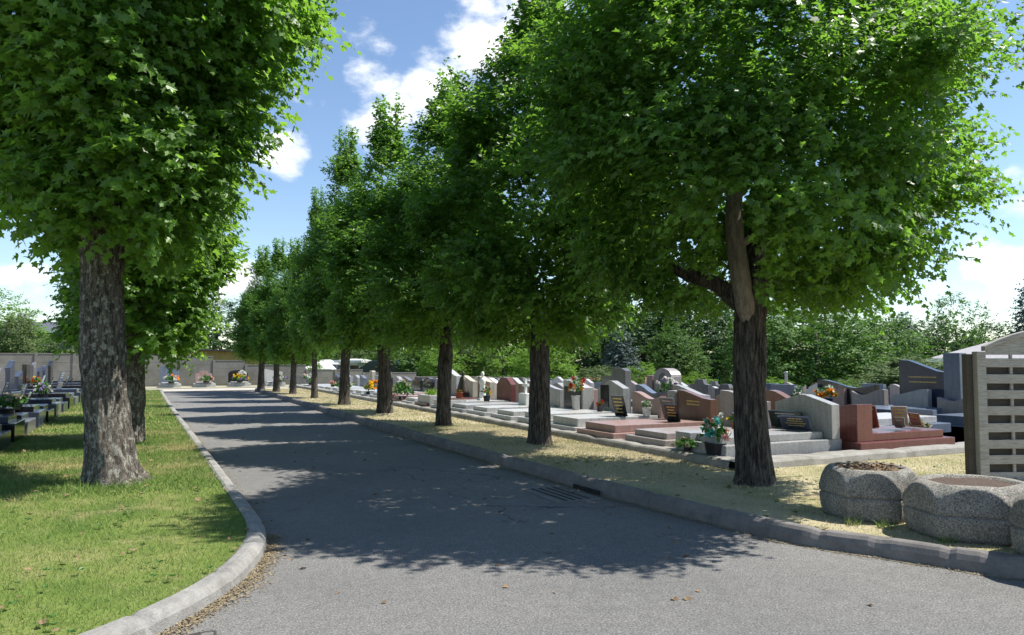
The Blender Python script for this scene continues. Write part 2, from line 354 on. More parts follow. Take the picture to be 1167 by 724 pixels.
def grassmat(name, c0, c1, dry, thr):
    m, nt, p, out = newmat(name); g = nt.add('ShaderNodeNewGeometry')
    col = ramp(nt, g.outputs['Random Per Island'], [(.1, c0), (.75, c1), (.95, tuple(.5 * (x + y) for x, y in zip(c1, dry)))])
    s = noise(nt, .55, 4, .6); s2 = noise(nt, 5, 4, .7)
    ad = nt.add('ShaderNodeMath', operation='MULTIPLY_ADD'); nt.lk(s2, ad.inputs[0]); ad.inputs[1].default_value = .5; nt.lk(s, ad.inputs[2])
    col = mix(nt, ramp(nt, ad.outputs[0], [(thr, (0, 0, 0)), (thr + .16, (1, 1, 1))]), col, dry)
    nt.lk(col, p.inputs['Base Color']); p.inputs['Roughness'].default_value = .6; p.inputs['Specular IOR Level'].default_value = .25
    t = nt.add('ShaderNodeBsdfTranslucent'); nt.lk(col, t.inputs['Color']); ms = nt.add('ShaderNodeMixShader'); ms.inputs[0].default_value = .3
    nt.lk(p.outputs[0], ms.inputs[1]); nt.lk(t.outputs[0], ms.inputs[2]); nt.lk(ms.outputs[0], out.inputs['Surface']); return m
GRM = grassmat('grass_blade', (.085, .17, .03), (.20, .29, .07), (.38, .35, .16), .74)
VRM = grassmat('dry_grass_blade', (.16, .18, .06), (.44, .40, .23), (.52, .46, .31), .60)
lawn_poly = [(p.x - .14, p.y + .03) for p in LK] + [(-14, 8.05), (-2.3, 8.05), (-2.3, 41.0)]
verge_poly = [(p.x + .12, p.y) for p in RK] + [(22, 8.05), (7.2, 8.05), (7.2, 40.5)]
def scatter(poly, n, x0, x1, y0, y1):
    X = RNG.uniform(x0, x1, n); Y = RNG.uniform(y0, y1, n); k = inside(poly, X, Y); return X[k], Y[k]
for n, bx, h, w in ((120000, (-4.5, 1.1, 3.2, 9.5), .036, .0042), (80000, (-2.3, 1.1, 9.5, 18), .05, .008), (40000, (-2.3, 1.1, 18, 41), .06, .018)):
    X, Y = scatter(lawn_poly, n, *bx); blades('grass', X, Y, .10, h * RNG.uniform(.5, 1.3, len(X)), w, GRM)
for n, bx, h, w in ((60000, (4.9, 12.5, 2.5, 8), .026, .006), (60000, (4.8, 7.3, 8, 16), .03, .010), (30000, (4.8, 7.3, 16, 40), .035, .02)):
    X, Y = scatter(verge_poly, n, *bx); blades('grass', X, Y, .115, h * RNG.uniform(.4, 1.3, len(X)), w, VRM)
def tuft(n, cx, cy, r, z, h, mat=GRM):
    an = RNG.uniform(0, 6.28, n); rr = r * np.sqrt(RNG.uniform(0, 1, n))
    blades('grass', cx + rr * np.cos(an), cy + rr * np.sin(an), z, h * RNG.uniform(.5, 1.2, n), .009, mat)
def fallen(n, x0, x1, y0, y1, z, poly=None):
    X, Y = (RNG.uniform(x0, x1, n), RNG.uniform(y0, y1, n)) if poly is None else scatter(poly, n, x0, x1, y0, y1)
    n = len(X); return n, np.stack([X, Y, np.full(n, z)], 1)
# ------------------------------------------------------------------ trees
def tube(path, radii, nseg=22, rough=.05, seed=0, step=.07, flute=0.0, ridge=0.0):
    """path of Vectors, radii; returns verts, loops, sizes; ridged by noise"""
    P = [Vector(p) for p in path]; S = [0]
    for i in range(1, len(P)): S.append(S[-1] + (P[i] - P[i - 1]).length)
    n = max(3, int(S[-1] / step)); V = []; L = []; sz = []
    for k in range(n + 1):
        s = S[-1] * k / n; i = 0
        while i < len(S) - 2 and S[i + 1] < s: i += 1
        t = (s - S[i]) / max(1e-6, S[i + 1] - S[i])
        p0, p1, p2, p3 = P[max(0, i - 1)], P[i], P[i + 1], P[min(len(P) - 1, i + 2)]
        c = .5 * ((2 * p1) + (p2 - p0) * t + (2 * p0 - 5 * p1 + 4 * p2 - p3) * t * t + (3 * p1 - p0 - 3 * p2 + p3) * t ** 3)
        r = radii[i] * (1 - t) + radii[i + 1] * t
        d = (p2 - p1).normalized(); ax = Vector((1, 0, 0)) if abs(d.x) < .8 else Vector((0, 1, 0))
        u = d.cross(ax).normalized(); v = d.cross(u)
        for j in range(nseg):
            a = 2 * math.pi * j / nseg; dr = u * math.cos(a) + v * math.sin(a)
            q = mn.fractal(Vector((dr.x * 2.2 + seed, dr.y * 2.2, s * .9)), 1.0, 2.1, 4)
            q2 = abs(mn.noise(Vector((dr.x * 7 + seed, dr.y * 7, s * 1.6 + seed))))
            fl = flute * math.exp(-s / .22) * (.6 + .8 * max(0, math.sin(a * 3 + seed) + .5 * math.sin(a * 5 + seed * 2)))
            rd = ridge * (.5 - abs(mn.noise(Vector((dr.x * 9 + .5 * q + seed, dr.y * 9, s * 2.2)))) * 2.2 - .5 * abs(mn.noise(Vector((dr.x * 15, dr.y * 15 + seed, s * 6))))) if ridge else 0
            V.append(c + dr * r * (1 + rd + rough * 1.6 * q - rough * 1.8 * (.35 - q2) + fl))
    for k in range(n):
        for j in range(nseg):
            L += [k * nseg + j, k * nseg + (j + 1) % nseg, (k + 1) * nseg + (j + 1) % nseg, (k + 1) * nseg + j]; sz.append(4)
    b = len(V) - nseg; L += list(range(b, b + nseg)); sz.append(nseg)
    return V, L, sz
def tubes(name, specs, mat, parent):
    V, L, sz = [], [], []
    for sp in specs:
        v, l, s = tube(**sp); o = len(V); V += v; L += [x + o for x in l]; sz += s
    return raw(name, [tuple(v) for v in V], L, sz, mat, parent, smooth=True)
def leaf_template(kind):
    if kind == 'maple':
        h = [(0, 0), (.17, -.07), (.40, .10), (.27, .30), (.56, .60), (.23, .60), (0, 1.0)]
    elif kind == 'oval':
        h = [(0, 0), (.26, .2), (.3, .55), (0, 1.0)]
    else:
        h = [(0, 0), (.36, .42), (0, 1.0)]
    f = lambda s: [(s * x, y, .28 * x - .16 * y * y) for x, y in h]
    return np.array(f(1) + f(-1)[::-1], np.float32), len(h)
def norm(a): return a / np.maximum(1e-9, np.linalg.norm(a, axis=1, keepdims=True))
def leaves(pos, stem, nrm, size, kind):
    T, k = leaf_template(kind); n = len(pos)
    y = norm(stem); z = nrm - (nrm * y).sum(1, keepdims=True) * y; z = norm(z); x = np.cross(y, z)
    wx = RNG.uniform(.6, 1.08, (n, 1, 1)); cu = RNG.uniform(-.5, 1.7, (n, 1, 1))
    V = pos[:, None] + size[:, None, None] * (T[None, :, 0:1] * wx * x[:, None] + T[None, :, 1:2] * y[:, None] + T[None, :, 2:3] * cu * z[:, None])
    m = 2 * k
    return V.reshape(-1, 3), m, k
def leaf_obj(name, pos, stem, nrm, size, kind, mat, parent):
    V, m, k = leaves(pos, stem, nrm, size, kind); n = len(pos)
    # the two halves share the midrib vertices: right 0..k-1, left k..2k-1 (reversed), merge tip & base
    base = np.arange(n)[:, None] * m
    right = base + np.arange(k)[None]; left = base + np.concatenate([[k - 1], np.arange(k + 1, 2 * k - 1), [0]])[None]
    L = np.stack([right, left], 1).reshape(-1)
    return raw(name, V, L, np.full(2 * n, k), mat, parent)
def lump(phi, t, seed, amp):
    r = np.random.default_rng(seed); s = np.zeros_like(phi)
    for k in range(9):
        m = r.integers(1, 7); f = r.uniform(2, 9); s += r.uniform(.4, 1) / (1 + .25 * m) * np.sin(m * phi + f * t * 3 + r.uniform(0, 6.28))
    return 1 + amp * s / 2
def crown(name, parent, mat, z0, z1, prof, n, size, kind, seed, per=9, amp=.13, shoot=.42, center=(0, 0), spires=0, inner=.25, droop=.35, up=.35, sy=1.0, cut=None, boughs=0, bsize=.55, bfrac=.72):
    """prof: list of (t, r) radii over the height fraction; leaves sit along shoots in and near the crown surface"""
    r = np.random.default_rng(seed); ns = n // per
    tt = np.array([p[0] for p in prof]); rr = np.array([p[1] for p in prof])
    t = r.uniform(0, 1, ns * 3); Rm = np.interp(t, tt, rr); keep = r.uniform(0, 1, ns * 3) < (Rm / rr.max()) ** 1.0 + .05
    t = t[keep][:ns]; ns = len(t); Rm = np.interp(t, tt, rr); phi = r.uniform(0, 2 * np.pi, ns)
    lm = lump(phi, t, seed + 1, amp)
    depth = np.where(r.uniform(0, 1, ns) < inner, np.sqrt(r.uniform(.02, .8, ns)), 1 - .16 * r.uniform(0, 1, ns) ** 1.5)
    nb = boughs
    if nb:
        bt = np.clip((np.arange(nb) + r.uniform(0, 1, nb)) / nb, 0, 1); bt = np.where(r.uniform(0, 1, nb) < np.interp(bt, tt, rr) / rr.max(), bt, r.uniform(.05, .7, nb))
        bphi = np.arange(nb) * 2.399963 + r.uniform(-.5, .5, nb); bR = np.interp(bt, tt, rr) * r.uniform(.74, 1.10, nb) * lump(bphi, bt, seed + 1, amp)
        bz = z0 + bt * (z1 - z0); bs = r.uniform(.6, 1.25, nb) * bsize
    rad = Rm * lm * depth
    p = np.stack([center[0] + rad * np.cos(phi), center[1] + sy * rad * np.sin(phi), z0 + t * (z1 - z0)], 1)
    if nb:
        m = r.uniform(0, 1, ns) < bfrac; k = r.integers(0, nb, ns); g = norm(r.normal(0, 1, (ns, 3))) * (r.uniform(0, 1, (ns, 1)) ** .45)
        bx = np.stack([center[0] + np.cos(bphi[k]) * bR[k] * .86, center[1] + sy * np.sin(bphi[k]) * bR[k] * .86, bz[k]], 1) + g * bs[k][:, None] * np.array([1, 1, .62])
        p[~m, :2] = np.array(center) + (p[~m, :2] - np.array(center)) * .80
        bx[:, 2] = np.maximum(bx[:, 2], z0 + .02); p[m] = bx[m]; t[m] = np.clip((bx[m, 2] - z0) / (z1 - z0), 0, 1); phi[m] = np.arctan2(bx[m, 1] - center[1], bx[m, 0] - center[0])
    drdt = np.gradient(np.interp(np.linspace(0, 1, 60), tt, rr), 1 / 59.) / (z1 - z0)
    sl = np.interp(t, np.linspace(0, 1, 60), drdt)
    out = norm(np.stack([np.cos(phi), np.sin(phi), np.clip(-sl, -1.2, 1.5)], 1))
    d = norm(out * .75 + np.array([0, 0, up]) + r.normal(0, .42, (ns, 3))); ln = shoot * r.uniform(.5, 1.35, ns)
    # cull what would stick far through
    if spires:
        sp = r.uniform(0, 2 * np.pi, spires); sr = prof[-1][1] * 1.7 * np.sqrt(r.uniform(0, 1, spires)) + .05
        m = 10; q = np.linspace(0, 1, m)
        hh = r.uniform(.6, 1.8, spires)
        pp = np.stack([center[0] + (sr * np.cos(sp))[:, None] + 0 * q, center[1] + (sr * np.sin(sp))[:, None] + 0 * q, z1 - .55 + hh[:, None] * q[None]], 2).reshape(-1, 3)
        p = np.concatenate([p, pp]); e = len(pp)
        d = np.concatenate([d, norm(r.normal(0, .5, (e, 3)) + np.array([0, 0, .9]))]); ln = np.concatenate([ln, np.full(e, .22)])
        out = np.concatenate([out, norm(r.normal(0, 1, (e, 3)) * [1, 1, .2])]); ns += e
    s = np.linspace(.08, 1, per)[None] + r.uniform(-.06, .06, (ns, per))
    pos = p[:, None] + d[:, None] * (ln[:, None] * s)[:, :, None]
    pos[:, :, 2] -= droop * .35 * (ln[:, None] * s) ** 2 * 2
    side = np.cross(d, np.array([0, 0, 1.])); side = norm(side)
    sg = np.where(np.arange(per) % 2 == 0, 1., -1.)
    stem = d[:, None] * .55 + side[:, None] * sg[None, :, None] * .75 + np.array([0, 0, -droop]) + r.normal(0, .3, (ns, per, 3))
    nrm = np.array([0, 0, .75]) + out[:, None] * .65 + r.normal(0, .42, (ns, per, 3))
    pos = pos.reshape(-1, 3); stem = stem.reshape(-1, 3); nrm = nrm.reshape(-1, 3)
    if cut is not None:
        kp = ~cut(pos); pos, stem, nrm = pos[kp], stem[kp], nrm[kp]
    N = len(pos)
    return leaf_obj(name, pos, stem, nrm, size * r.uniform(.6, 1.2, N), kind, mat, parent)
ROWP = [(0, .5), (.05, .78), (.15, .97), (.33, 1.0), (.55, .86), (.75, .6), (.9, .33), (1, .12)]
def P(prof, R_): return [(t, r * R_) for t, r in prof]
SUNX = None
GR = 'street trees along the right kerb'
def trunk_specs(h, r0, r1, seed, lean=(0, 0), top=1.2, limbs=5, flare=1.15):
    r = random.Random(seed)
    path = [(0, 0, -.06), (lean[0] * .1, lean[1] * .1, .25), (lean[0] * .4, lean[1] * .4, h * .5), (lean[0], lean[1], h)]
    sp = [dict(path=path, radii=[r0 * flare, r0 * 1.05, (r0 + r1) / 2, r1], seed=seed, rough=.085, flute=.2, nseg=36, ridge=.05, step=.05)]
    for i in range(limbs):
        a = i / limbs * 6.28 + r.uniform(-.4, .4); o = r.uniform(.5, 1.3); H = h + top * r.uniform(.7, 1.3)
        sp.append(dict(path=[(lean[0], lean[1], h - .15), (lean[0] + math.cos(a) * o * .35, lean[1] + math.sin(a) * o * .35, h + .35), (lean[0] + math.cos(a) * o, lean[1] + math.sin(a) * o, H)], radii=[r1 * .6, r1 * .42, r1 * .15], nseg=8, seed=seed + i, rough=.05))
    return sp
# nearest tree on the right, forked
T1 = empty('maple_tree', (6.57, 7.0, .115), 0, 'nearest maple on the right verge, its dark trunk forking beside a pale peeled limb', 'tree', GR)
e1 = Vector((CT, -ST, 0)); f1 = Vector((ST, CT, 0))      # across and along the line of sight, used only to describe limbs
def LP(dx, dz, dy=0): v = e1 * dx + f1 * dy; return (v.x, v.y, dz)
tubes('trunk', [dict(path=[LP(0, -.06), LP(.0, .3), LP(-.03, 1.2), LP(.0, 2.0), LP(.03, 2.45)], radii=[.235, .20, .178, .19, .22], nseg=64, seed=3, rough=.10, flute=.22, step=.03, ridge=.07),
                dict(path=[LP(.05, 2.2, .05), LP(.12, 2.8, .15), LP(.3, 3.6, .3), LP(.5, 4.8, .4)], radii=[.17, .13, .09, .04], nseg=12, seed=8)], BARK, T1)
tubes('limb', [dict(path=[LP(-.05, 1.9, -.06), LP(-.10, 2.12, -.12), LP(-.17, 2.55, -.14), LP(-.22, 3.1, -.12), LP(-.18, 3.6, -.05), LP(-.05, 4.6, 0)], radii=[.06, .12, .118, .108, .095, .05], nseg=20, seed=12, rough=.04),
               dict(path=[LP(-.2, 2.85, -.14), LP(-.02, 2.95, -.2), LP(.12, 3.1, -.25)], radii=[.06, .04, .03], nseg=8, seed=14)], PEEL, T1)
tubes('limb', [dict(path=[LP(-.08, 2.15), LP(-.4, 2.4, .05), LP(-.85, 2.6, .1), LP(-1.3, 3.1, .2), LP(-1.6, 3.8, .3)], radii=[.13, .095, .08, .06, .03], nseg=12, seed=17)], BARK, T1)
def cut1(p):                              # the forked limb stands free of leaves towards the road junction
    l = p[:, 0] * CT - p[:, 1] * ST; d = p[:, 0] * ST + p[:, 1] * CT
    q = 9.2 / (9.2 + d); l = (2.9 + l) * q - 2.9; z = (p[:, 2] - 1.485) * q + 1.485
    stem = (np.abs(l + .17) < .22 - .07 * np.maximum(0, z - 3.0)) & (z < 3.55)
    side = (np.abs(z - (2.25 - .36 * (l + .1))) < .11) & (l < -.05) & (l > -.95)
    return (stem | side) & (d < .12)
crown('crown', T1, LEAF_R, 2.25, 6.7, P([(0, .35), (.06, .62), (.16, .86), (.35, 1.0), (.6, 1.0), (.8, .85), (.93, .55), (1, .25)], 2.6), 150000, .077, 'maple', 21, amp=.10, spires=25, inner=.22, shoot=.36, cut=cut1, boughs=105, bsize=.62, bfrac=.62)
# second and third
T2 = empty('maple_tree', (6.25, 11.9, .115), 0, 'second maple along the right kerb, straight dark trunk before the grey tombs', 'tree', GR)
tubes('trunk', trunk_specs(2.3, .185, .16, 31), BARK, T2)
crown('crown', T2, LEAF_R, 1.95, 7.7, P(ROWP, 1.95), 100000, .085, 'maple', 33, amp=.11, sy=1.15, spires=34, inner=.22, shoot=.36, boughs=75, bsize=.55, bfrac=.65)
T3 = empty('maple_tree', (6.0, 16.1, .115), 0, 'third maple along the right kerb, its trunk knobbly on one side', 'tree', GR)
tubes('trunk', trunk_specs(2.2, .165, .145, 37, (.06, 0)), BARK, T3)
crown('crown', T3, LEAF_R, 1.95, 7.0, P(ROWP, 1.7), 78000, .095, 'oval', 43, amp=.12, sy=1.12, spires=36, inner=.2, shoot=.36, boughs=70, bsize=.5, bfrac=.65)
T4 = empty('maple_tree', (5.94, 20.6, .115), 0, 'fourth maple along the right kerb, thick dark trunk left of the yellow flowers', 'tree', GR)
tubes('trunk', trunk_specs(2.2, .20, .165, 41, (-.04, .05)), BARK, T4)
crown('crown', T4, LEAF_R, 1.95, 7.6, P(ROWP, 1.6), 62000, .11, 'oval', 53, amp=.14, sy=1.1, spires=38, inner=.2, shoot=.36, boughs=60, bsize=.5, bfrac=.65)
for i, (a, b, s, h, lab) in enumerate([
        (5.8, 24.9, .86, 1.04, 'fifth maple along the right kerb, tall crown with upright shoots against the sky'),
        (5.75, 29.6, .6, .92, 'sixth maple along the right kerb, standing before the white house beyond the wall'),
        (5.6, 33.6, .68, .76, 'thin-trunked maple along the right kerb, third from the far end of the row'),
        (5.3, 36.2, .72, .80, 'maple next to the last one at the far end of the right kerb'),
        (4.95, 38.9, .80, .80, 'last maple of the right kerb row, nearest the far concrete wall')]):
    t = copy_tree(T4); t.location = (a, b, .115); t.rotation_euler.z = math.pi * ((i + 1) % 2); t.scale = (s, s, h); t['label'] = lab
DEADL = plain('dead_leaf', (.20, .13, .07), .9, 0, .5)
for args in ((170, .9, 4.8, 3.0, 30, .006), (130, -1.8, 1, 4, 16, .13, lawn_poly), (160, 4.9, 7.2, 3, 22, .135, verge_poly)):
    n, pp = fallen(*args); tag(leaf_obj('fallen_leaves', pp, RNG.normal(0, 1, (n, 3)) * [1, 1, .15], RNG.normal(0, .3, (n, 3)) + [0, 0, 1], RNG.uniform(.03, .07, n), 'maple', DEADL, None), kind='stuff')
STRAW = plain('straw', (.24, .19, .115), 1, 0, .5, 30)
def litter(path, sgn, y0, y1, n, spread, mat, size):
    Q = [i for i, p in enumerate(path) if y0 < p.y < y1 and -3 < p.x < 9]; ii = RNG.choice(Q[1:-1], n); pp = np.zeros((n, 3))
    for j, i in enumerate(ii):
        p = path[i]; t = (path[i + 1] - path[i - 1]).normalized(); o = sgn * abs(RNG.normal(0, spread)) * (.5 + .8 * abs(mn.noise(p * 1.3))); pp[j] = (p.x - t.y * o + RNG.normal(0, .04), p.y + t.x * o + RNG.normal(0, .04), .004 + RNG.uniform(0, .01))
    tag(leaf_obj('dry_litter', pp, RNG.normal(0, 1, (n, 3)) * [1, 1, .1], RNG.normal(0, .3, (n, 3)) + [0, 0, 1], RNG.uniform(.4, 1, n) * size, 'diamond', mat, None), kind='stuff')
litter(LK, 1, 3.3, 7.3, 9000, .07, STRAW, .026); litter(LK, 1, 7.3, 20, 1500, .03, STRAW, .026); litter(RK, -1, 1.5, 14, 3600, .035, STRAW, .024)
# left side: two big maples on the lawn
GL = 'big maples on the left lawn'
TL = empty('maple_tree', (-.42, 10.55, .10), 0, 'large maple with thick lichen-patched trunk on the lawn nearest the camera', 'tree', GL)
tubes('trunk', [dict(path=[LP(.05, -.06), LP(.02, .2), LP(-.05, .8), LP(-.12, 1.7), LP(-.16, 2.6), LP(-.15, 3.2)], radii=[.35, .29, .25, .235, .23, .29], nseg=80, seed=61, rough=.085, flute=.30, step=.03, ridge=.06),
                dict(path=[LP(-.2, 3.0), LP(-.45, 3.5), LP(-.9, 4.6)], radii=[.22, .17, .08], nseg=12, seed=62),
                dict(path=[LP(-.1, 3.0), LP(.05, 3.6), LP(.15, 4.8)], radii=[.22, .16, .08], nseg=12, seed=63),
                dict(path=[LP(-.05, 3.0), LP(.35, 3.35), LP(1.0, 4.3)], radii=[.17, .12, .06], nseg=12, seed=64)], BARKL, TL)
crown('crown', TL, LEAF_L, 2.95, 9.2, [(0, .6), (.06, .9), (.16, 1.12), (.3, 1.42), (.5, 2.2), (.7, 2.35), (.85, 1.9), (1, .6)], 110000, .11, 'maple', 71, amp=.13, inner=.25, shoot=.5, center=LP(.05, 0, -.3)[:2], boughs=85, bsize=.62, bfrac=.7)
TM = empty('maple_tree', (-.30, 15.5, .10), 0, 'second maple on the left lawn, half hidden behind the thick-trunked one', 'tree', GL)
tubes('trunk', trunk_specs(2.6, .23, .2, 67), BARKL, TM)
crown('crown', TM, LEAF_L, 1.75, 8.2, [(0, .5), (.05, .82), (.15, 1.08), (.35, 1.18), (.6, 1.25), (.8, 1.1), (1, .4)], 66000, .115, 'maple', 73, amp=.13, inner=.22, shoot=.45, center=LP(.3, 0, 0)[:2], boughs=60, bsize=.5, bfrac=.7)
tm = copy_tree(TM); tm.location = (-.6, 20.8, .10); tm.rotation_euler.z = 2.2; tm['label'] = 'third maple on the left lawn, farthest of the three'
WEED = leafmat('weed_leaf', (.04, .10, .02), (.09, .18, .04), (.15, .3, .04), .3)
def weeds(n, poly, x0, x1, y0, y1, z):
    X, Y = scatter(poly, n, x0, x1, y0, y1); X = np.repeat(X, 8); Y = np.repeat(Y, 8); m = len(X); an = RNG.uniform(0, 6.28, m)
    tag(leaf_obj('weeds', np.stack([X, Y, np.full(m, z + .03)], 1), np.stack([np.cos(an), np.sin(an), np.full(m, .35)], 1), np.tile([0, 0, 1.], (m, 1)) + RNG.normal(0, .3, (m, 3)), RNG.uniform(.02, .045, m), 'oval', WEED, None), kind='stuff')
weeds(330, lawn_poly, -4, 1, 3.5, 16, .11); weeds(160, verge_poly, 4.9, 10, 2.5, 14, .115)
tuft(260, -.55, 10.2, .35, .10, .14); tuft(200, -.2, 10.15, .3, .10, .12); tuft(140, 6.4, 6.75, .3, .115, .05, VRM)
# ------------------------------------------------------------------ tombs
SH = {
 'gable': lambda w, h: [(-w/2, 0), (w/2, 0), (w/2, h*.78), (.05*w, h), (-.05*w, h), (-w/2, h*.80)],
 'slant': lambda w, h: [(-w/2, 0), (w/2, 0), (w/2, h), (w*.3, h*.99), (-w*.3, h*.80), (-w/2, h*.78)],
 'slantb': lambda w, h: [(-w/2, 0), (w/2, 0), (w/2, h*.78), (w*.3, h*.80), (-w*.3, h*.98), (-w/2, h)],
 'flat': lambda w, h: [(-w/2, 0), (w/2, 0), (w/2, h), (-w/2, h)],
 'arch': lambda w, h: [(-w/2, 0), (w/2, 0)] + [(w/2*math.cos(a), h*.72 + h*.28*math.sin(a)) for a in [i*math.pi/10 for i in range(11)]],
 'wave': lambda w, h: [(-w/2, 0), (w/2, 0)] + [(w/2 - w*i/12, h*(.88 + .11*math.sin(i/12*5.2 + 1.2))) for i in range(13)],
 'shoulder': lambda w, h: [(-w/2, 0), (w/2, 0), (w/2, h*.8), (w*.28, h*.82), (w*.2, h), (-w*.2, h), (-w*.28, h*.82), (-w/2, h*.8)],
 'peak': lambda w, h: [(-w/2, 0), (w/2, 0), (w/2, h*.72), (w*.2, h), (-w*.2, h*.98), (-w/2, h*.74)],
 'tower': lambda w, h: [(-w/2, 0), (w/2, 0), (w/2, h*.82), (w*.1, h*.84), (w*.02, h), (-w*.35, h), (-w/2, h*.95)],
}
def tomb(a, b, side, label, shape='flat', sw=1.0, sh=.9, st=.14, smat=None, L=2.3, W=1.0, bh=.3, bmat=None, sl=.14, slmat=None, group='graves in the right-hand rows',
         face=None, pillar=None, lines=0, fine=True, zoff=0, tiltS=0):
    """side +1: headstone at the +x end, slab towards the road; -1 the other way round"""
    smat = smat or G_GREY; bmat = bmat or smat; slmat = slmat or bmat
    t = empty('grave', (a, b, ground(a, b) + zoff if a > 7 else .075 + zoff), 0 if side > 0 else math.pi, label, 'grave', group)
    bv = .012 if fine else 0
    box('base', (-L/2, L/2, -W/2 - .06, W/2 + .06, -.3, bh), bmat, t, bv)
    if sl: box('slab', (-L/2 + .12, L/2 - .27, -W/2 + .06, W/2 - .06, bh + .001, bh + sl), slmat, t, bv)
    x0 = L/2 - .06 - st
    prism('headstone', [(y * (1 if side > 0 else -1), z + bh + .001) for y, z in SH[shape](sw, sh)], x0, x0 + st, 'x', smat, t, .008 if fine else 0)
    if face:                                    # a darker inset panel standing proud of the front
        fm, y0, y1, z0, z1 = face
        box('inset_panel', (x0 - .02, x0 - .002, y0, y1, bh + z0, bh + z1), fm, t, .004)
    if pillar:
        pm, y0, y1, ph = pillar
        box('pillar', (x0 - .05, x0 + st + .04, y0, y1, bh + .001, bh + ph), pm, t, .01)
    if lines:
        for k in range(lines):
            bm = bmesh.new(); ww = random.uniform(.18, .3) * sw; zz = bh + sh * (.68 - .09 * k)
            y = -ww
            while y < ww:
                g = random.uniform(.02, .06); bbox(bm, x0 - .006, x0 - .001, y, min(ww, y + g), zz, zz + .028); y += g + .014
            finish('inscription', bm, GOLD if smat in (G_BLACK, G_NAVY, G_RED, G_BROWN, G_DGREY) else CHALK, t)
    return t
A = 8.52
# row nearest the verge, from the near end
tomb(A, 8.95, 1, 'grey granite grave with gabled headstone behind the nearest right-hand tree', 'gable', 1.16, .66, .17, G_GREY, W=1.0, bh=.32, sl=.11, lines=0)
tomb(A, 10.35, 1, 'pinkish grey slant-topped grave hidden behind the nearest dark trunk', 'slant', 1.1, .72, .15, G_PGREY, bh=.26, sl=.1)
tomb(A - .05, 11.7, 1, 'low pink granite grave with brown slanted headstone between the two nearest trunks', 'slant', .98, .68, .15, G_BROWN, L=2.45, W=1.12, bh=.26, bmat=G_PINK, sl=.13, slmat=G_PINK, pillar=(G_GREY, .5, .74, .66), lines=2)
tomb(A, 13.2, 1, 'wide grey two-step grave with rounded pink headstone', 'wave', 1.0, .62, .16, G_PINK, W=1.1, bh=.24, bmat=G_LGREY, sl=.16, slmat=G_LGREY)
tomb(A, 14.55, 1, 'grey grave whose headstone carries a tall black inset panel', 'gable', 1.05, .78, .17, G_GREY, bh=.28, sl=.12, bmat=G_LGREY, face=(G_BLACK, .05, .38, .18, .68))
tomb(A, 16.0, 1, 'grave with a square black polished headstone framed in pale grey', 'slant', .95, .78, .3, G_LGREY, bh=.26, bmat=G_LGREY, sl=.1, face=(G_BLACK, -.40, .40, .06, .62))
tomb(A, 17.5, 1, 'grey slanted headstone with a pale cross just right of the second trunk', 'slant', 1.15, .66, .15, G_GREY, bh=.26, bmat=G_LGREY, sl=.1)
tomb(A, 18.9, 1, 'dark brown headstone hidden behind the second right-hand trunk', 'flat', .9, .6, .14, G_BROWN, bh=.26, bmat=G_GREY, sl=.1)
tomb(A, 20.3, 1, 'dark red peaked headstone above the white statue', 'peak', 1.0, .78, .16, G_RED, bh=.26, bmat=G_LGREY, sl=.12, slmat=G_LGREY)
tomb(A, 21.75, 1, 'cream slanted headstone beside the dark bronze figure', 'slant', .95, .76, .18, G_CREAM, bh=.28, bmat=G_RED, sl=.1)
tomb(A, 23.1, 1, 'cream slanted headstone with dark plants at its foot', 'slant', .95, .78, .18, G_CREAM, bh=.26, bmat=G_LGREY, sl=.1)
tomb(A, 24.5, 1, 'tall pale stepped headstone right of the third trunk', 'slant', 1.05, .98, .22, G_LGREY, bh=.26, bmat=G_PINK, sl=.12, lines=3)
rowA = [(25.8, 'wave', G_PGREY, G_PINK, 'pinkish headstone hidden behind the third right-hand trunk'),
 (27.1, 'arch', G_BLACK, G_LGREY, 'black arched headstone just left of the third trunk'),
 (28.4, 'shoulder', G_BLACK, G_GREY, 'black shouldered headstone behind the yellow flowers'),
 (29.7, 'slant', G_DGREY, G_LGREY, 'dark grey slanted headstone left of the yellow flowers'),
 (31.1, 'gable', G_GREY, G_LGREY, 'mid grey gabled headstone with bright top, right of the fourth trunk'),
 (32.5, 'arch', G_BLACK, G_GREY, 'black arched headstone with pink flowers beside the fourth trunk'),
 (34.0, 'flat', G_GREY, G_LGREY, 'plain grey headstone hidden by the fourth trunk'),
 (35.4, 'tower', G_CREAM, G_LGREY, 'tall cream and pink headstone left of the fourth trunk'),
 (36.8, 'slant', G_BLUE, G_LGREY, 'blue-grey slanted headstone on the pale low grave'),
 (38.2, 'gable', G_GREY, G_GREY, 'small grey gabled headstone right of the fifth trunk'),
 (39.7, 'wave', G_GREY, G_LGREY, 'grey wavy headstone hidden by the fifth trunk'),
 (41.1, 'slant', G_NAVY, G_GREY, 'navy slanted headstone with white edge near the far wall'),
 (42.4, 'slant', G_NAVY, G_LGREY, 'navy slanted headstone farthest along the verge row')]
for b, s, m1, m2, lab in rowA:
    tomb(A, b, 1, lab, s, .95, .62 if s != 'tower' else .85, .16, m1, bh=.3, bmat=m2, sl=.1, fine=False)
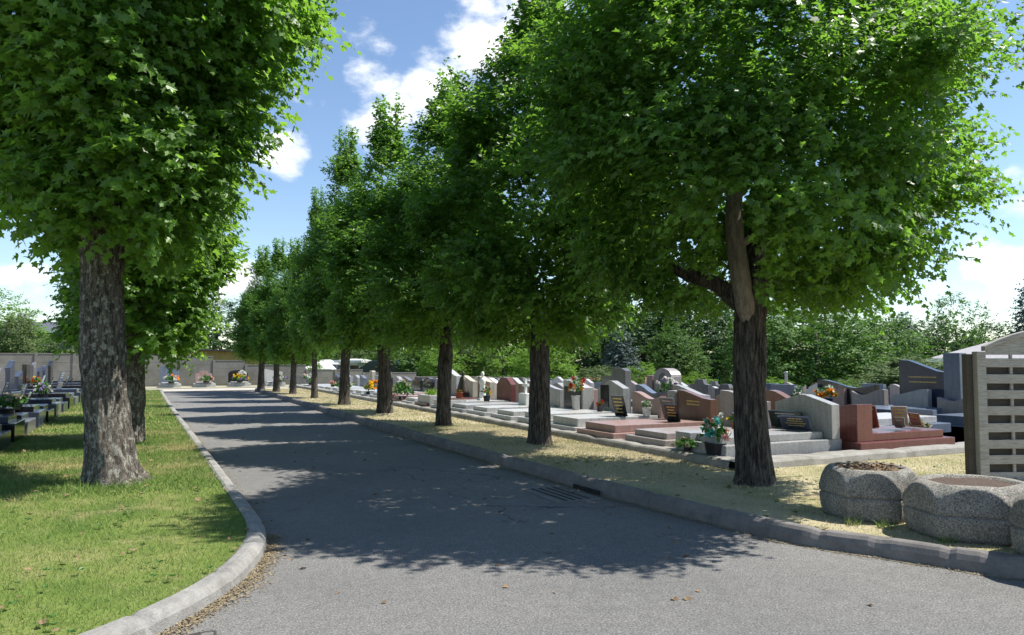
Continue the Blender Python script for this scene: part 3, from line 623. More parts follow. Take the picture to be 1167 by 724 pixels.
# second row, back to back with the first
B = 11.05
tomb(10.85, 8.62, -1, 'dark red polished grave with wide headstone left of the wooden screen', 'slantb', .8, .58, .34, G_RED, L=2.2, W=.9, bh=.32, bmat=G_RED, sl=.12, slmat=G_RED)
tomb(B, 9.75, -1, 'brown wavy headstone peeping out behind the gabled grey grave', 'wave', 1.05, .80, .16, G_BROWN, bh=.26)
for b, s, h, m1, lab in [(11.1, 'gable', .82, G_LGREY, 'light grey gabled headstone behind the brown slanted headstone'), (12.45, 'slant', .82, G_GREY, 'mid grey slanted headstone back to back with the pink one'),
  (13.8, 'wave', .8, G_BLUE, 'blue-grey wavy headstone behind the rounded pink one'), (15.2, 'tower', 1.16, G_DGREY, 'tall dark grey stepped headstone above the black inset panel'),
  (16.6, 'slant', .8, G_PINK, 'pink slanted headstone behind the square black one'), (18.0, 'gable', .75, G_GREY, 'grey gabled headstone behind the cross'),
  (19.4, 'slant', .8, G_LGREY, 'light grey slanted headstone behind the second trunk'), (20.8, 'gable', .85, G_LGREY, 'light gabled headstone behind the dark red peaked one'),
  (22.2, 'slant', .82, G_WHITE, 'white slanted headstone behind the cream pair'), (23.6, 'gable', .86, G_LGREY, 'pale gabled headstone behind the second cream one'),
  (25.0, 'slant', .8, G_WHITE, 'white slanted headstone behind the tall stepped one')]:
    tomb(B, b, -1, lab, s, 1.0, h, .16, m1, bh=.24, sl=.1, fine=False)
# large dark monument and its neighbours on the far right, next row
tomb(17.2, 13.15, 1, 'large blue-black monument with curved pillar and gilt lines beside the screen', 'slant', 1.35, 1.45, .2, G_NAVY, L=2.4, W=1.6, bh=.3, bmat=G_BLUE, sl=.25, slmat=G_BLUE, lines=2, pillar=(G_BLUE, -1.05, -.62, 1.62))
tomb(17.3, 11.1, 1, 'blue-grey arched headstone half hidden by the wooden screen', 'wave', 1.2, 1.15, .18, G_BLUE, bh=.3, sl=.2)
tomb(17.0, 15.4, 1, 'black wavy double headstone right of the dark red grave', 'wave', 2.0, .9, .16, G_BLACK, W=1.9, bh=.28, bmat=G_DGREY, sl=.1)
tomb(13.6, 10.9, 1, 'pale grey low grave slab in front of the blue-black monument', 'flat', .9, .25, .12, G_BLUE, L=2.6, W=1.3, bh=.36, bmat=G_BLUE, sl=.14, slmat=G_LGREY)
# further rows: a few kinds, each copied
protos = []
for i, (s, w, h, m1, lab) in enumerate([('gable', 1.0, .82, G_LGREY, 'light grey gabled headstone in the crowded rows at the back'), ('slant', 1.0, .84, G_GREY, 'mid grey slanted headstone in the crowded rows at the back'),
   ('wave', 1.05, .8, G_PGREY, 'pinkish grey wavy headstone in the crowded rows at the back'), ('slant', 1.0, .86, G_PINK, 'pink slanted headstone in the crowded rows at the back'),
   ('flat', .95, .78, G_BLUE, 'blue-grey square headstone in the crowded rows at the back'), ('arch', .8, .95, G_BROWN, 'brown arched headstone in the crowded rows at the back'), ('shoulder', .95, .85, G_DGREY, 'dark grey shouldered headstone in the crowded rows at the back')]):
    protos.append((s, w, h, m1, lab)); 
made = {}
rr = random.Random(5)
for row, (a, side, b0, b1) in enumerate([(16.4, 1, 17.2, 40), (18.9, -1, 12, 38), (23.6, 1, 16, 36), (26.2, -1, 14, 34), (31.0, 1, 18, 30)]):
    b = b0
    while b < b1:
        if rr.random() < .94:
            k = rr.choices(range(7), [4, 4, 3, 2, 2, 1, 2])[0]; s, w, h, m1, lab = protos[k]
            if k not in made:
                made[k] = tomb(a, b, side, lab, s, w, h, .16, m1, bh=.24, sl=.1, fine=False, group=lab.split(' in the')[0] + 's')
                made[k]['group'] = lab.replace('headstone in', 'headstones in')
            else:
                c = copy_tree(made[k]); c.location = (a, b, ground(a, b)); c.rotation_euler.z = 0 if side > 0 else math.pi; c.scale = (1, 1, rr.uniform(.9, 1.12))
        b += 1.28
# a pinkish monument with niche and figure
xa, xb = pxz(760, 25)
nm = empty('monument', (xa, xb, ground(xa, xb)), 0, 'pinkish stone monument with an arched niche rising over the back rows', 'monument')
box('base', (-.5, .5, -.6, .6, -.3, .5), G_PGREY, nm); prism('body', [(y, z + .5) for y, z in SH['arch'](.95, 1.0)], -.2, .2, 'x', G_PGREY, nm)
prism('niche', [(y, z + .62) for y, z in SH['arch'](.34, .72)], -.225, -.203, 'x', G_DGREY, nm, 0); box('side_block', (-.25, .25, .5, .82, .501, 1.25), G_PINK, nm)
# graves against the far wall
def far_grave(a, lab, shape, m1, w, h): return tomb(a, 46.9, 1, lab, shape, w, h, .14, m1, L=1.7, W=1.0, bh=.18, bmat=G_LGREY, sl=.08, group='graves along the far wall', zoff=-.02)
for a, lab, s, m, w, h in [(1.05, 'blue-grey slanted headstone under the far wall, flowers before it', 'slant', G_BLUE, 1.0, 1.0), (2.85, 'pinkish low headstone under the far wall', 'shoulder', G_PINK, .9, .7),
    (4.75, 'black headstone under the far wall with yellow flowers before it', 'arch', G_BLACK, 1.1, .75), (6.7, 'pale grey slanted headstone under the far wall', 'slant', G_LGREY, 1.2, .8), (8.5, 'dark grey heart-topped headstone under the far wall, white flowers before it', 'wave', G_DGREY, 1.1, .75)]:
    t = far_grave(a, lab, s, m, w, h); t.rotation_euler.z = math.pi / 2
# left-hand row of dark granite graves, colours darkened further for the shade there
for i, b in enumerate([12.1, 13.6, 15.1, 16.7, 18.3, 20.0, 21.7, 23.4, 25.2, 27.0, 28.9, 30.8, 32.7, 34.6, 36.5, 38.4, 40.3, 42.4]):
    m1 = [G_NAVY, G_BLACK, G_DGREY, G_NAVY][i % 4]; s = ['slant', 'flat', 'wave', 'gable', 'arch', 'slant'][i % 6]
    lab = ['first', 'second', 'third', 'fourth', 'fifth', 'sixth', 'seventh', 'eighth', 'ninth', 'tenth', 'eleventh', 'twelfth', 'thirteenth', 'fourteenth', 'fifteenth', 'sixteenth', 'seventeenth', 'last'][i] + ' ' + ['navy', 'black', 'dark grey', 'blue-black'][i % 4] + ' grave from the near end of the left-hand row'
    t = tomb(-3.3, b, -1, lab, s, 1.0, .8 + .16 * (i % 3), .15, m1, L=2.3, W=1.1, bh=.3 + .08 * (i % 2), bmat=[G_BLACK, G_DGREY, G_NAVY][i % 3], sl=.12, slmat=m1, group='dark graves in the left-hand row', fine=i < 8)
    box('front_step', (1.16, 1.16 + .26 + .11 * (i % 3), -.5 + .06 * (i % 2), .5, -.2, .12 + .07 * (i % 3)), CONC, t, .04)
    if i in (1, 3, 5): box('planter_box', (.7, 1.1, -.45, .45, .3, .62), G_BLACK, t, .01)
# ------------------------------------------------------------------ things on the graves
def plaque(x, y, z, rz, w, h, tilt, mat, label, gold=True, lines=4, group='memorial plaques'):
    t = empty('memorial_plaque', (x, y, z), rz, label, 'plaque', group)
    M = Matrix.Translation((0, 0, .02)) @ Matrix.Rotation(-tilt, 4, 'Y')      # faces -x, leaning back
    box('tablet', (-.012, .012, -w/2, w/2, 0, h), mat, t, .004, M)
    box('foot', (-.05, .07, -w*.35, w*.35, -.001, .022), mat, t, .003)
    for k in range(lines):
        bm = bmesh.new(); ww = w * random.uniform(.22, .38); zz = h * (.82 - .17 * k); yy = -ww
        while yy < ww:
            g = random.uniform(.012, .04); bbox(bm, -.016, -.0125, yy, min(ww, yy + g), zz, zz + h * .06, M=M); yy += g + .009
        finish('inscription', bm, GOLD if gold else CHALK, t)
    return t
def bloom_pts(n, cx, cy, cz, rx, ry, rz):
    v = norm(RNG.normal(0, 1, (n, 3))); v[:, 2] = np.abs(v[:, 2]) * 1.0
    return v, np.array([cx, cy, cz]) + v * np.array([rx, ry, rz]) * RNG.uniform(.55, 1, (n, 1))
def petals(name, pos, nv, size, per, mat, parent):
    n = len(pos); r = RNG; pp = np.repeat(pos, per, 0); nn = np.repeat(nv, per, 0)
    rnd = norm(r.normal(0, 1, (n * per, 3)) + nn * .6)
    return leaf_obj(name, pp, rnd, nn + r.normal(0, .3, (n * per, 3)), np.full(n * per, size) * r.uniform(.7, 1.2, n * per), 'oval', mat, parent)
def flowers(x, y, z, label, kinds, R_=.2, H=.25, pot=POTD, pr=.11, ph=.16, n=9, group='flower pots on the graves', psize=.05, single=True):
    t = empty('flower_pot', (x, y, z), 0, label, 'flowers', group)
    lathe('pot', [(pr * .75, 0), (pr * .8, .01), (pr, ph), (pr * 1.06, ph + .002), (pr * .9, ph - .01)], pot, t, 14)
    v, p = bloom_pts(120, 0, 0, ph + H * .25, R_ * .9, R_ * .9, H * .8); petals('foliage', p, v, R_ * .35, 1, PET['green'], t)
    for k, c in enumerate(kinds):
        m = max(1, n // len(kinds)); v, p = bloom_pts(m, 0, 0, ph + H * .3, R_, R_, H)
        if single:
            for i in range(m): petals('blossom', p[i:i+1], v[i:i+1], psize, 14, PET[c], t)
        else: petals('bouquet', np.repeat(p, 2, 0), np.repeat(v, 2, 0), psize, 8, PET[c], t)
    return t
gA = lambda b: ground(A, b)
# nearest: planter box with artificial roses before the gabled grave
pb = empty('stone_planter', (7.55, 9.0, .2), 0, 'small square grey granite planter at the foot of the gabled grave', 'planter')
box('trough', (-.2, .2, -.5, -.12, 0, .28), G_GREY, pb, .01); box('trough', (-.2, .2, .15, .5, 0, .3), G_GREY, pb, .01)
flowers(7.38, 8.62, .235, 'pot of pink, white and teal artificial roses at the corner of the edging', ['pink', 'white', 'teal'], .24, .3, POTD, .16, .17, 21, psize=.075)
flowers(7.3, 9.15, .235, 'dried pale plant lying on the edging beside the roses', ['dry'], .22, .1, POTD, .06, .06, 10, psize=.05)
tz = gA(9) + .32 + .11
plaque(9.15, 8.78, tz, .35, .46, .24, .5, G_NAVY, 'navy book-shaped plaque on the gabled grey grave')
plaque(9.34, 9.15, tz, .2, .6, .28, .35, plain('dark_green_stone', (.02, .035, .03), .2), 'wide dark green plaque behind the navy book on the gabled grave', False, 2)
plaque(8.8, 9.2, tz, .6, .32, .26, .95, G_BLUE, 'slate plaque lying tilted on the gabled grey grave', False, 2)
flowers(8.5, 9.45, tz, 'small red and green pot on the gabled grave beside the trunk', ['yellow', 'violet'], .11, .15, POTT, .07, .1, 8)
tz = gA(11.7) + .26 + .13
plaque(8.75, 11.35, tz, .25, .30, .32, .3, G_BLACK, 'black square plaque on the low pink granite grave', True, 4)
plaque(9.15, 11.95, tz, .2, .34, .42, .35, G_DGREY, 'pointed dark grey plaque leaning on the brown headstone', False, 2)
tz = gA(13.2) + .24 + .16
plaque(8.6, 12.85, tz, .2, .34, .42, .3, G_BLACK, 'tall black plaque with gilt lines on the two-step grey grave', True, 5)
flowers(9.15, 12.75, tz, 'white pot before the rounded pink headstone', ['white'], .12, .15, G_WHITE, .09, .16, 6)
flowers(8.75, 14.9, gA(14.5) + .4, 'tall vase of red and white flowers left of the black inset panel', ['red', 'white', 'orange'], .2, .45, G_LGREY, .1, .32, 12, psize=.08)
flowers(8.95, 14.2, gA(14.5) + .4, 'two dark red little lanterns before the black inset panel', ['red'], .08, .08, POTD, .08, .14, 4)
for k, (x, y) in enumerate([(-2.7, 15.2), (-2.9, 16.6), (-2.6, 18.4), (-3.0, 20.1), (-2.7, 21.9), (-3.1, 23.5), (-2.8, 26.9), (-3.2, 28.7), (-2.9, 30.9), (-3.3, 32.6), (-3.0, 34.5), (-3.4, 36.6), (-3.1, 38.3)]):
    plaque(x, y + .1 * (k % 3), .075 + (.3 + .08 * (k % 2)) + .14, math.pi + .3 * math.sin(k * 2.1), .3 + .06 * (k % 3), .28 + .07 * (k % 4), .3, [G_NAVY, G_BLACK, G_BLUE][k % 3], 'dark polished memorial plaque standing among the left-hand graves', k % 2 == 0, 3, group='plaques on the left-hand graves')
# cross with pot, statue, figure
cr = empty('stone_cross', (8.9, 17.75, gA(17.5) + .36), 0, 'small white stone cross standing before a grey slanted headstone', 'cross')
box('plinth', (-.1, .1, -.22, .22, 0, .3), G_WHITE, cr); bm = bmesh.new(); bbox(bm, -.03, .03, -.035, .035, .301, .68, .005); bbox(bm, -.031, .031, -.15, .15, .48, .55, .005); finish('cross', bm, G_WHITE, cr)
flowers(9.0, 17.2, gA(17.5) + .36, 'grey vase with one blue bloom beside the small cross', ['teal'], .12, .1, G_DGREY, .13, .3, 3)
st = empty('statue', (8.75, 20.25, gA(20.3) + .38), 0, 'white statue of a robed woman on a pale grave', 'statue')
box('plinth', (-.13, .13, -.13, .13, 0, .06), G_WHITE, st)
bm = bmesh.new(); lathe_bm(bm, [(.13, .06), (.125, .12), (.10, .3), (.095, .42), (.115, .52), (.12, .58), (.085, .635), (.04, .66), (.042, .68), (.062, .72), (.066, .76), (.05, .81), (.02, .83)], 16, fx=.75)
lathe_bm(bm, [(.02, -.0), (.035, .02), (.02, .07), (.008, .09)], 8, cx=-.085, cy=0, z0=.49); finish('figure', bm, G_WHITE, st, True)
fg = empty('statue', (9.0, 22.4, gA(21.7) + .38), 0, 'dark bronze draped figure leaning beside the cream headstones', 'statue')
box('plinth', (-.16, .16, -.2, .2, 0, .08), G_DGREY, fg); BRZ = plain('dark_bronze', (.06, .045, .035), .5, .4)
lathe('figure', [(.3, .08), (.27, .2), (.2, .38), (.16, .5), (.13, .6), (.06, .66), (.075, .72), (.07, .78), (.02, .82)], BRZ, fg, 12, fx=.7)
flowers(8.6, 21.7, gA(21.7) + .38, 'round red pot before the cream headstone', ['red'], .1, .08, POTT, .12, .17, 5)
flowers(8.6, 19.6, gA(20) + .38, 'pink heart-shaped bouquet right of the white statue', ['pink', 'yellow'], .18, .25, POTD, .1, .16, 10)
for x, y, w, l, hh, lab in [(7.62, 20.3, .5, .6, .26, 'first grey square planter at the foot of the statue grave'), (7.62, 19.6, .5, .55, .3, 'second grey square planter, next to the second trunk')]:
    t = empty('stone_planter', (x, y, .2), 0, lab, 'planter', 'stone planters on the edging'); box('trough', (-w/2, w/2, -l/2, l/2, 0, hh), G_LGREY, t, .01); box('soil', (-w/2 + .05, w/2 - .05, -l/2 + .05, l/2 - .05, hh + .001, hh + .012), SOIL, t, 0)
t = empty('stone_planter', (7.75, 21.7, .2), 0, 'long pale planter with low green plants before the bronze figure', 'planter'); box('trough', (-.3, .3, -.55, .55, 0, .34), G_LGREY, t, .01); v, p = bloom_pts(160, 0, 0, .34, .24, .5, .14); petals('foliage', p, v, .09, 1, LEAF_C, t)
for x, y, lab, ks, pot, rr_, hh in [(7.6, 24.2, 'sprawling dry grey plant in a dark trough by the third trunk', ['dry', 'green'], POTD, .4, .4), (7.55, 28.2, 'bright yellow chrysanthemums in a blue-green pot on the edging', ['yellow', 'orange'], POTB, .26, .3),
     (7.6, 25.2, 'bare reddish pot with grey twigs by the third trunk', ['dry'], POTT, .2, .25), (7.7, 33.0, 'low wide bowl of faded pink flowers left of the fourth trunk', ['pink', 'dry'], POTD, .45, .22), (7.6, 32.2, 'white pot of pale flowers beside the faded pink bowl', ['white'], POTD, .25, .2),
     (9.0, 32.7, 'orange and pink flowers before the black arched headstone', ['orange', 'pink'], POTD, .2, .25), (8.9, 28.6, 'white chrysanthemum against the black shouldered headstone', ['white', 'green'], POTD, .22, .3), (7.9, 36.3, 'small pink plant on the pale low grave', ['pink'], POTD, .15, .15),
     (7.7, 40.5, 'white flowers beside the sixth trunk', ['white', 'violet'], POTD, .3, .2)]:
    flowers(x, y, .2, lab, ks, rr_, hh, pot, min(.16, rr_ * .6), .2, 14, psize=.09)
tb = gA(8.6) + .32 + .12
plaque(11.15, 8.5, tb, .5, .24, .34, .35, G_PGREY, 'brown open-book plaque on the dark red grave'); plaque(10.95, 8.35, tb, .3, .16, .16, .3, G_DGREY, 'tiny grey plaque beside the open book on the dark red grave', False, 2)
plaque(11.55, 8.5, tb, -.3, .26, .2, .3, G_BROWN, 'small brown framed plaque at the end of the dark red grave', True, 2); plaque(10.5, 8.55, tb, .2, .3, .36, .3, G_RED, 'red slanted tablet against the wide dark red headstone', False, 1)
flowers(15.6, 14.9, ground(15.6, 14.9) + .3, 'white lilies before the black double headstone', ['white', 'green'], .2, .4, POTD, .1, .3, 9, psize=.1)
flowers(15.2, 13.6, ground(15.2, 13.6) + .4, 'orange and cream flowers in a blue vase left of the blue-black monument', ['orange', 'white'], .28, .28, POTB, .13, .34, 14, psize=.1)
flowers(12.2, 9.0, .22, 'tuft of yellowing grass beside the dark red grave', ['dry'], .25, .2, SOIL, .12, .05, 8, psize=.1)
flowers(10.1, 13.3, ground(10, 13) + .5, 'blue and white flowers behind the rounded pink headstone', ['white', 'violet'], .25, .35, POTT, .14, .3, 14, psize=.09)
for a, lab, ks in [(1.1, 'peach flowers before the blue-grey wall grave', ['orange', 'pink', 'white']), (2.9, 'pale flowers on the pinkish wall grave', ['white', 'pink']), (4.7, 'bright yellow flowers before the black wall grave', ['yellow', 'violet']), (4.9, 'white flowers on top of the black wall grave', ['white']), (6.9, 'blue and white flowers on the pale grey wall grave', ['white', 'violet']), (8.6, 'white and pink roses before the dark heart-topped wall grave', ['white', 'pink', 'white'])]:
    hi = 'on top' in lab
    flowers(a, 46.7 if hi else 46.0, .55 if hi else .3, lab, ks, .22 if hi else .42, .2 if hi else .28, POTD, .18, .1, 16, psize=.13)
for x, y, lab, ks in [(-2.5, 17.6, 'grey-green plant on the near left-hand graves', ['green', 'dry']), (-2.6, 19.4, 'second grey-green plant on the left-hand graves', ['green', 'dry']), (-2.7, 25.0, 'pale blue flowers on the left-hand graves', ['white', 'violet']), (-2.9, 27.0, 'white and green flowers on the left-hand graves', ['white', 'green']), (-4.0, 35, 'orange and red flowers against a dark left-hand headstone', ['orange', 'red', 'yellow'])]:
    flowers(x, y, .52, lab, ks, .24, .22, POTD, .14, .12, 12, psize=.08)
# ------------------------------------------------------------------ round planters on the corner
def planter(X, Z, rx, ry, h, label, seed, rz=0, group='stone planters on the corner'):
    a, b = w2(X, Z); t = empty('concrete_planter', (a, b, .11), -TH + rz, label, 'planter', group)
    n = 160; facets = 6
    prof = [(.86, 0), (.92, .03), (.955, .1), (.98, .2), (.99, .30), (1.0, .40), (1.0, .455), (.965, .462), (.965, .488), (1.0, .495)] + [(1.0, .52 + .024 * i) for i in range(21)] + [(.76, 1.0), (.71, .99), (.69, .93)]
    last = len(prof) - 4
    bm = bmesh.new(); rings = []
    for k, (r, z) in enumerate(prof):
        ring = []
        for i in range(n):
            an = 2 * math.pi * i / n; sec = ((an / (2 * math.pi) * facets + .5) % 1) - .5
            poly = 1 / math.cos(sec * 2 * math.pi / facets); ro = r * (poly * .94)
            za = .97 - .34 * (abs(sec) * 2) ** 2.6; zz = z                 # each facet ends in an arch; above it the rim slopes in
            if 9 < k <= last and z > za:
                f = min(1, (z - za) / (1.001 - za)); ro = ro * (1 - f ** 1.3) + .83 * f ** 1.3
            q = mn.fractal(Vector((math.cos(an) * 3 + seed, math.sin(an) * 3, z * 3)), 1, 2, 5) * .014 + mn.noise(Vector((math.cos(an) * 26, math.sin(an) * 26 + seed, z * 16))) * .006
            ring.append(bm.verts.new((math.cos(an) * rx * (ro + q), math.sin(an) * ry * (ro + q), h * zz)))
        rings.append(ring)
    for k in range(len(rings) - 1):
        for i in range(n): bm.faces.new((rings[k][i], rings[k][(i + 1) % n], rings[k + 1][(i + 1) % n], rings[k + 1][i]))
    bm.faces.new(rings[0][::-1]); c = bm.faces.new(rings[-1])
    finish('shell', bm, AGG, t, True)
    bm = bmesh.new(); vs = []; cc = bm.verts.new((0, 0, h * .97)); rr_ = []
    for q in (.35, .62, .735):
        rr_.append([bm.verts.new((math.cos(2*math.pi*i/24) * rx * q, math.sin(2*math.pi*i/24) * ry * q, h * (.955 + .03 * mn.noise(Vector((i * .9, q * 9, seed)))))) for i in range(24)])
    for i in range(24):
        bm.faces.new((cc, rr_[0][i], rr_[0][(i+1) % 24]))
        for k in (0, 1): bm.faces.new((rr_[k][i], rr_[k+1][i], rr_[k+1][(i+1) % 24], rr_[k][(i+1) % 24]))
    finish('soil', bm, SOIL, t, True); return t
planter(3.42, 7.30, .42, .40, .47, 'grey aggregate planter, left of the three on the corner, with dead brown plants', 1, .2)
planter(3.92, 6.52, .50, .44, .46, 'grey aggregate planter in the middle of the three, split by a dark groove', 2, .1)
planter(4.27, 5.68, .46, .42, .46, 'grey aggregate planter cut off by the edge of the view', 3)
a, b = w2(3.42, 7.30); n = 240; an = RNG.uniform(0, 6.28, n); q = .3 * np.sqrt(RNG.uniform(0, 1, n))
dp = leaf_obj('dead_leaves', np.stack([a + q * np.cos(an), b + q * np.sin(an), np.full(n, .11 + .456) + RNG.uniform(0, .02, n)], 1), RNG.normal(0, 1, (n, 3)) * [1, 1, .3], RNG.normal(0, .5, (n, 3)) + [0, 0, 1], RNG.uniform(.03, .06, n), 'oval', DEADL, None); tag(dp, kind='stuff')
for X, Z in ((3.05, 6.9), (3.3, 6.75), (3.55, 6.25)):
    a, b = w2(X, Z); tuft(50, a, b, .08, .115, .10)
# ------------------------------------------------------------------ wooden screen
a, b = w2(5.72, 9.35)
fe = empty('wooden_screen', (a, b, .1), -TH + R(3), 'weathered grey wooden screen of horizontal slats with an arched top', 'screen')
box('post', (0, .115, -.05, .05, 0, 1.60), WOOD, fe, .006); box('post', (-.085, -.004, .03, .12, 0, 1.57), WOOD_SHADED, fe, .006)
Wd = 1.75
for k in range(8):
    z = .012 + k * .2 + random.uniform(-.006, .006); M = Matrix.Rotation(random.uniform(-.006, .006), 4, 'Y')
    box('slat', (.12, Wd, -.014, .008, z, z + .110 + random.uniform(-.006, .004)), WOOD, fe, .004, M)
    if k < 7: box('slat', (.12, Wd, .06, .075, z + .10, z + .225), WOOD_SHADED, fe, .004, M)
for x in (.46, .98, 1.5): box('batten', (x, x + .035, .009, .034, .0, 1.66), WOOD, fe, .004)
arc = [(.115 + Wd * i / 20, 1.565 + .26 * math.sin(math.pi * (.04 + .96 * i / 20)) ** .9) for i in range(21)]
prism('arched_rail', arc + [(x, z + .06) for x, z in arc[::-1]], -.035, .04, 'y', WOOD, fe, .006)
prism('top_board', [(.12, 1.56)] + [(Wd, 1.56)] + [(x, z - .002) for x, z in arc[::-1]][1:-1], .012, .03, 'y', WOOD, fe, 0)
box('post', (Wd + .12, Wd + .235, -.05, .05, 0, 1.60), WOOD, fe, .006)
# ------------------------------------------------------------------ drain
dx, dy = on_ground(655, 562)
DRN = concrete('drain_concrete', (.22, .215, .2)); IRON = plain('cast_iron', (.16, .155, .15), .7, .3)
dr = empty('storm_drain', (4.44, 7.95, 0), 0, 'cast-iron storm drain grating at the foot of the right kerb', 'drain')
for dims in ((-.28, .28, -.50, -.45), (-.28, .28, .45, .50), (-.28, -.23, -.45, .45), (.23, .28, -.45, .45)): box('frame', (*dims, -.02, .012), DRN, dr, .003)
for k in range(5): box('bar', (-.2 + k * .1 - .022, -.2 + k * .1 + .022, -.448, .448, -.02, .010), IRON, dr, .003)
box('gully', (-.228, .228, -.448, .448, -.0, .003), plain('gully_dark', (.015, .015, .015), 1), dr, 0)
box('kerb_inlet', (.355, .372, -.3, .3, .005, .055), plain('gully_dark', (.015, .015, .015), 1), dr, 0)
# ------------------------------------------------------------------ far concrete wall
wl = empty('concrete_wall', (0, 48.6, 0), 0, 'stepped prefabricated concrete panel wall closing the cemetery', 'wall')
sN = 0
x = 1.65 - 1.82 * 12
while x < 31:
    s = x + .4
    xm = x + .9; top = next((h for l, h in ((1.6, 1.91), (3.4, 1.76), (5.2, 1.52), (8.8, 1.25), (12.4, .93), (16.1, .71), (19.8, .42)) if xm < l), .42 - .035 * (xm - 19.8))
    zb = ground(x + 1, 48.6) - .3
    box('post', (x - .07, x + .07, -.08, .08, zb, top + .06), WALLC, wl, .01)
    bm = bmesh.new(); z = top
    while z > zb + .1:
        bbox(bm, x + .07, x + 1.75, -.035, .035, z - .48, z - .006, .008); z -= .486
    bbox(bm, x + .06, x + 1.76, -.055, .055, top - .004, top + .045, .008)
    finish('panel', bm, WALLC, wl); x += 1.82
# green post by the wall, thin posts
def post(px, Z, ytop, r, mat, label, zb=None):
    a, b = pxz(px, Z); h = hgt(ytop, Z); z0 = ground(a, b) if a > 7 else 0
    t = empty('metal_post', (a, b, z0), 0, label, 'post'); lathe('shaft', [(r, 0), (r, h - z0 - .06), (r * .95, h - z0)], mat, t, 8); lathe('cap', [(r * 1.4, h - z0 - .05), (r * 1.3, h - z0 + .02)], mat, t, 8)
post(314, 41, 415, .06, GREENP, 'thin green metal post among the farthest right-hand trees')
post(895, 38, 424, .07, METAL, 'slim grey metal post rising behind the back rows'); post(486, 31, 432, .03, METAL, 'slim pale post between the black headstones')
# yellow timber shed behind the wall
YEL = woodmat('yellow_boards', (.46, .31, .10)); RF = plain('dark_roofing', (.035, .035, .04), .8)
sh = empty('timber_shed', (3.9, 51, .2), 0, 'long yellow timber shed with a dark flat roof behind the wall', 'shed')
bm = bmesh.new(); k = -3.0
while k < 2.6: bbox(bm, k, k + .19, -.0, .03, 0, 1.94 - .026 * k); k += .2
bbox(bm, -3.0, 2.7, .031, 2.8, 0, 1.95); finish('wall', bm, YEL, sh)
prism('roof', [(-3.3, 2.03), (2.9, 1.87), (2.9, 1.95), (-3.3, 2.11)], -.35, 3.1, 'y', RF, sh, 0)
# white house, dark van, orange roof, pale house and grey building beyond the wall
WHT = plain('white_render', (.74, .73, .70), .8, 0, .08); GLS = plain('dark_glass', (.03, .035, .04), .1)
def house(px0, px1, Z, ye, yr, label, wmat, rmat, name='house', hip=.35, depth=7, eave=.4, rz=-TH, corner=False):
    X0, X1 = (px0 - 583.5) / F * Z, (px1 - 583.5) / F * Z; a, b = w2((X0 + X1) / 2, Z); w = X1 - X0
    if corner: a, b = w2(X0, Z); a += w / 2 * math.cos(rz); b += w / 2 * math.sin(rz)
    he, hr = hgt(ye, Z), hgt(yr, Z); z0 = (ground(a, b) if a > 7 else 0) - .3
    t = empty(name, (a, b, z0), rz, label, 'house'); he -= z0; hr -= z0
    box('wall', (-w/2 + eave, w/2 - eave, eave, depth - eave, 0, he), wmat, t, 0)
    bm = bmesh.new(); V = [bm.verts.new(p) for p in ((-w/2, 0, he), (w/2, 0, he), (w/2, depth, he), (-w/2, depth, he), (-w/2 + w * hip, depth/2, hr), (w/2 - w * hip, depth/2, hr))]
    U = [bm.verts.new((v.co.x, v.co.y, v.co.z - .18)) for v in V[:4]]
    for f in ((0, 1, 5, 4), (1, 2, 5), (2, 3, 4, 5), (3, 0, 4)): bm.faces.new([V[i] for i in f])
    for i in range(4): bm.faces.new((V[i], U[i], U[(i + 1) % 4], V[(i + 1) % 4]))
    bm.faces.new(U); rf = finish('roof', bm, rmat, t)
    box('fascia', (-w/2 - .02, w/2 + .02, -.05, -.002, he - .2, he + .03), WHT, rf, 0)
    for q in (-.25, .22):
        f = box('window', (w * q - .45, w * q + .45, eave - .04, eave - .001, he - 1.5, he - .35), WHT, t, 0); box('pane', (w * q - .38, w * q + .38, eave - .06, eave - .041, he - 1.43, he - .42), GLS, f, 0)
    return t
def tiles(name, c):
    m, nt, p, out = newmat(name); w = nt.add('ShaderNodeTexWave'); w.inputs['Scale'].default_value = 4; w.inputs['Distortion'].default_value = 1.5
    g = nt.add('ShaderNodeNewGeometry'); nt.lk(g.outputs['Position'], w.inputs['Vector']); n = noise(nt, 5, 5, .7)
    col = mix(nt, .5, ramp(nt, w.outputs['Fac'], [(.2, tuple(x * .65 for x in c)), (.6, c)]), ramp(nt, n, [(.3, tuple(x * .6 for x in c)), (.7, tuple(x * 1.2 for x in c))]))
    nt.lk(col, p.inputs['Base Color']); p.inputs['Roughness'].default_value = .85; return m
TERR = tiles('terracotta_tiles', (.50, .24, .13)); SLAT = tiles('pale_grey_tiles', (.36, .35, .36)); SLTD = tiles('dark_slate', (.10, .105, .13))
house(343, 378, 64, 421, 410, 'low white house with pale roof beyond the wall, left of the flat white one', WHT, tiles('white_tiles', (.6, .6, .58)))
fh = house(381, 412, 66, 411, 409, 'flat-roofed white house beyond the wall behind the fifth trunk', WHT, plain('white_roof', (.7, .7, .68), .7))
house(655, 765, 62, 442, 431, 'low orange-tiled roof beyond the back rows of graves', G_CREAM, TERR, hip=.08, depth=6)
house(1055, 1290, 46, 409, 380, 'pale grey hipped roof of a house rising behind the wooden screen', WHT, SLAT, hip=.40, depth=8, rz=-TH - R(30), corner=True)
house(-40, 84, 74, 377, 364, 'dark slate-roofed building beyond the left bushes', plain('navy_cladding', (.05, .06, .10), .7), SLTD, hip=.05, depth=10)
a, b = pxz(428, 63); va = empty('parked_van', (a, b, hgt(438, 63)), -TH, 'dark green-black van parked beyond the wall', 'van'); VP = plain('dark_van_paint', (.015, .03, .035), .25)
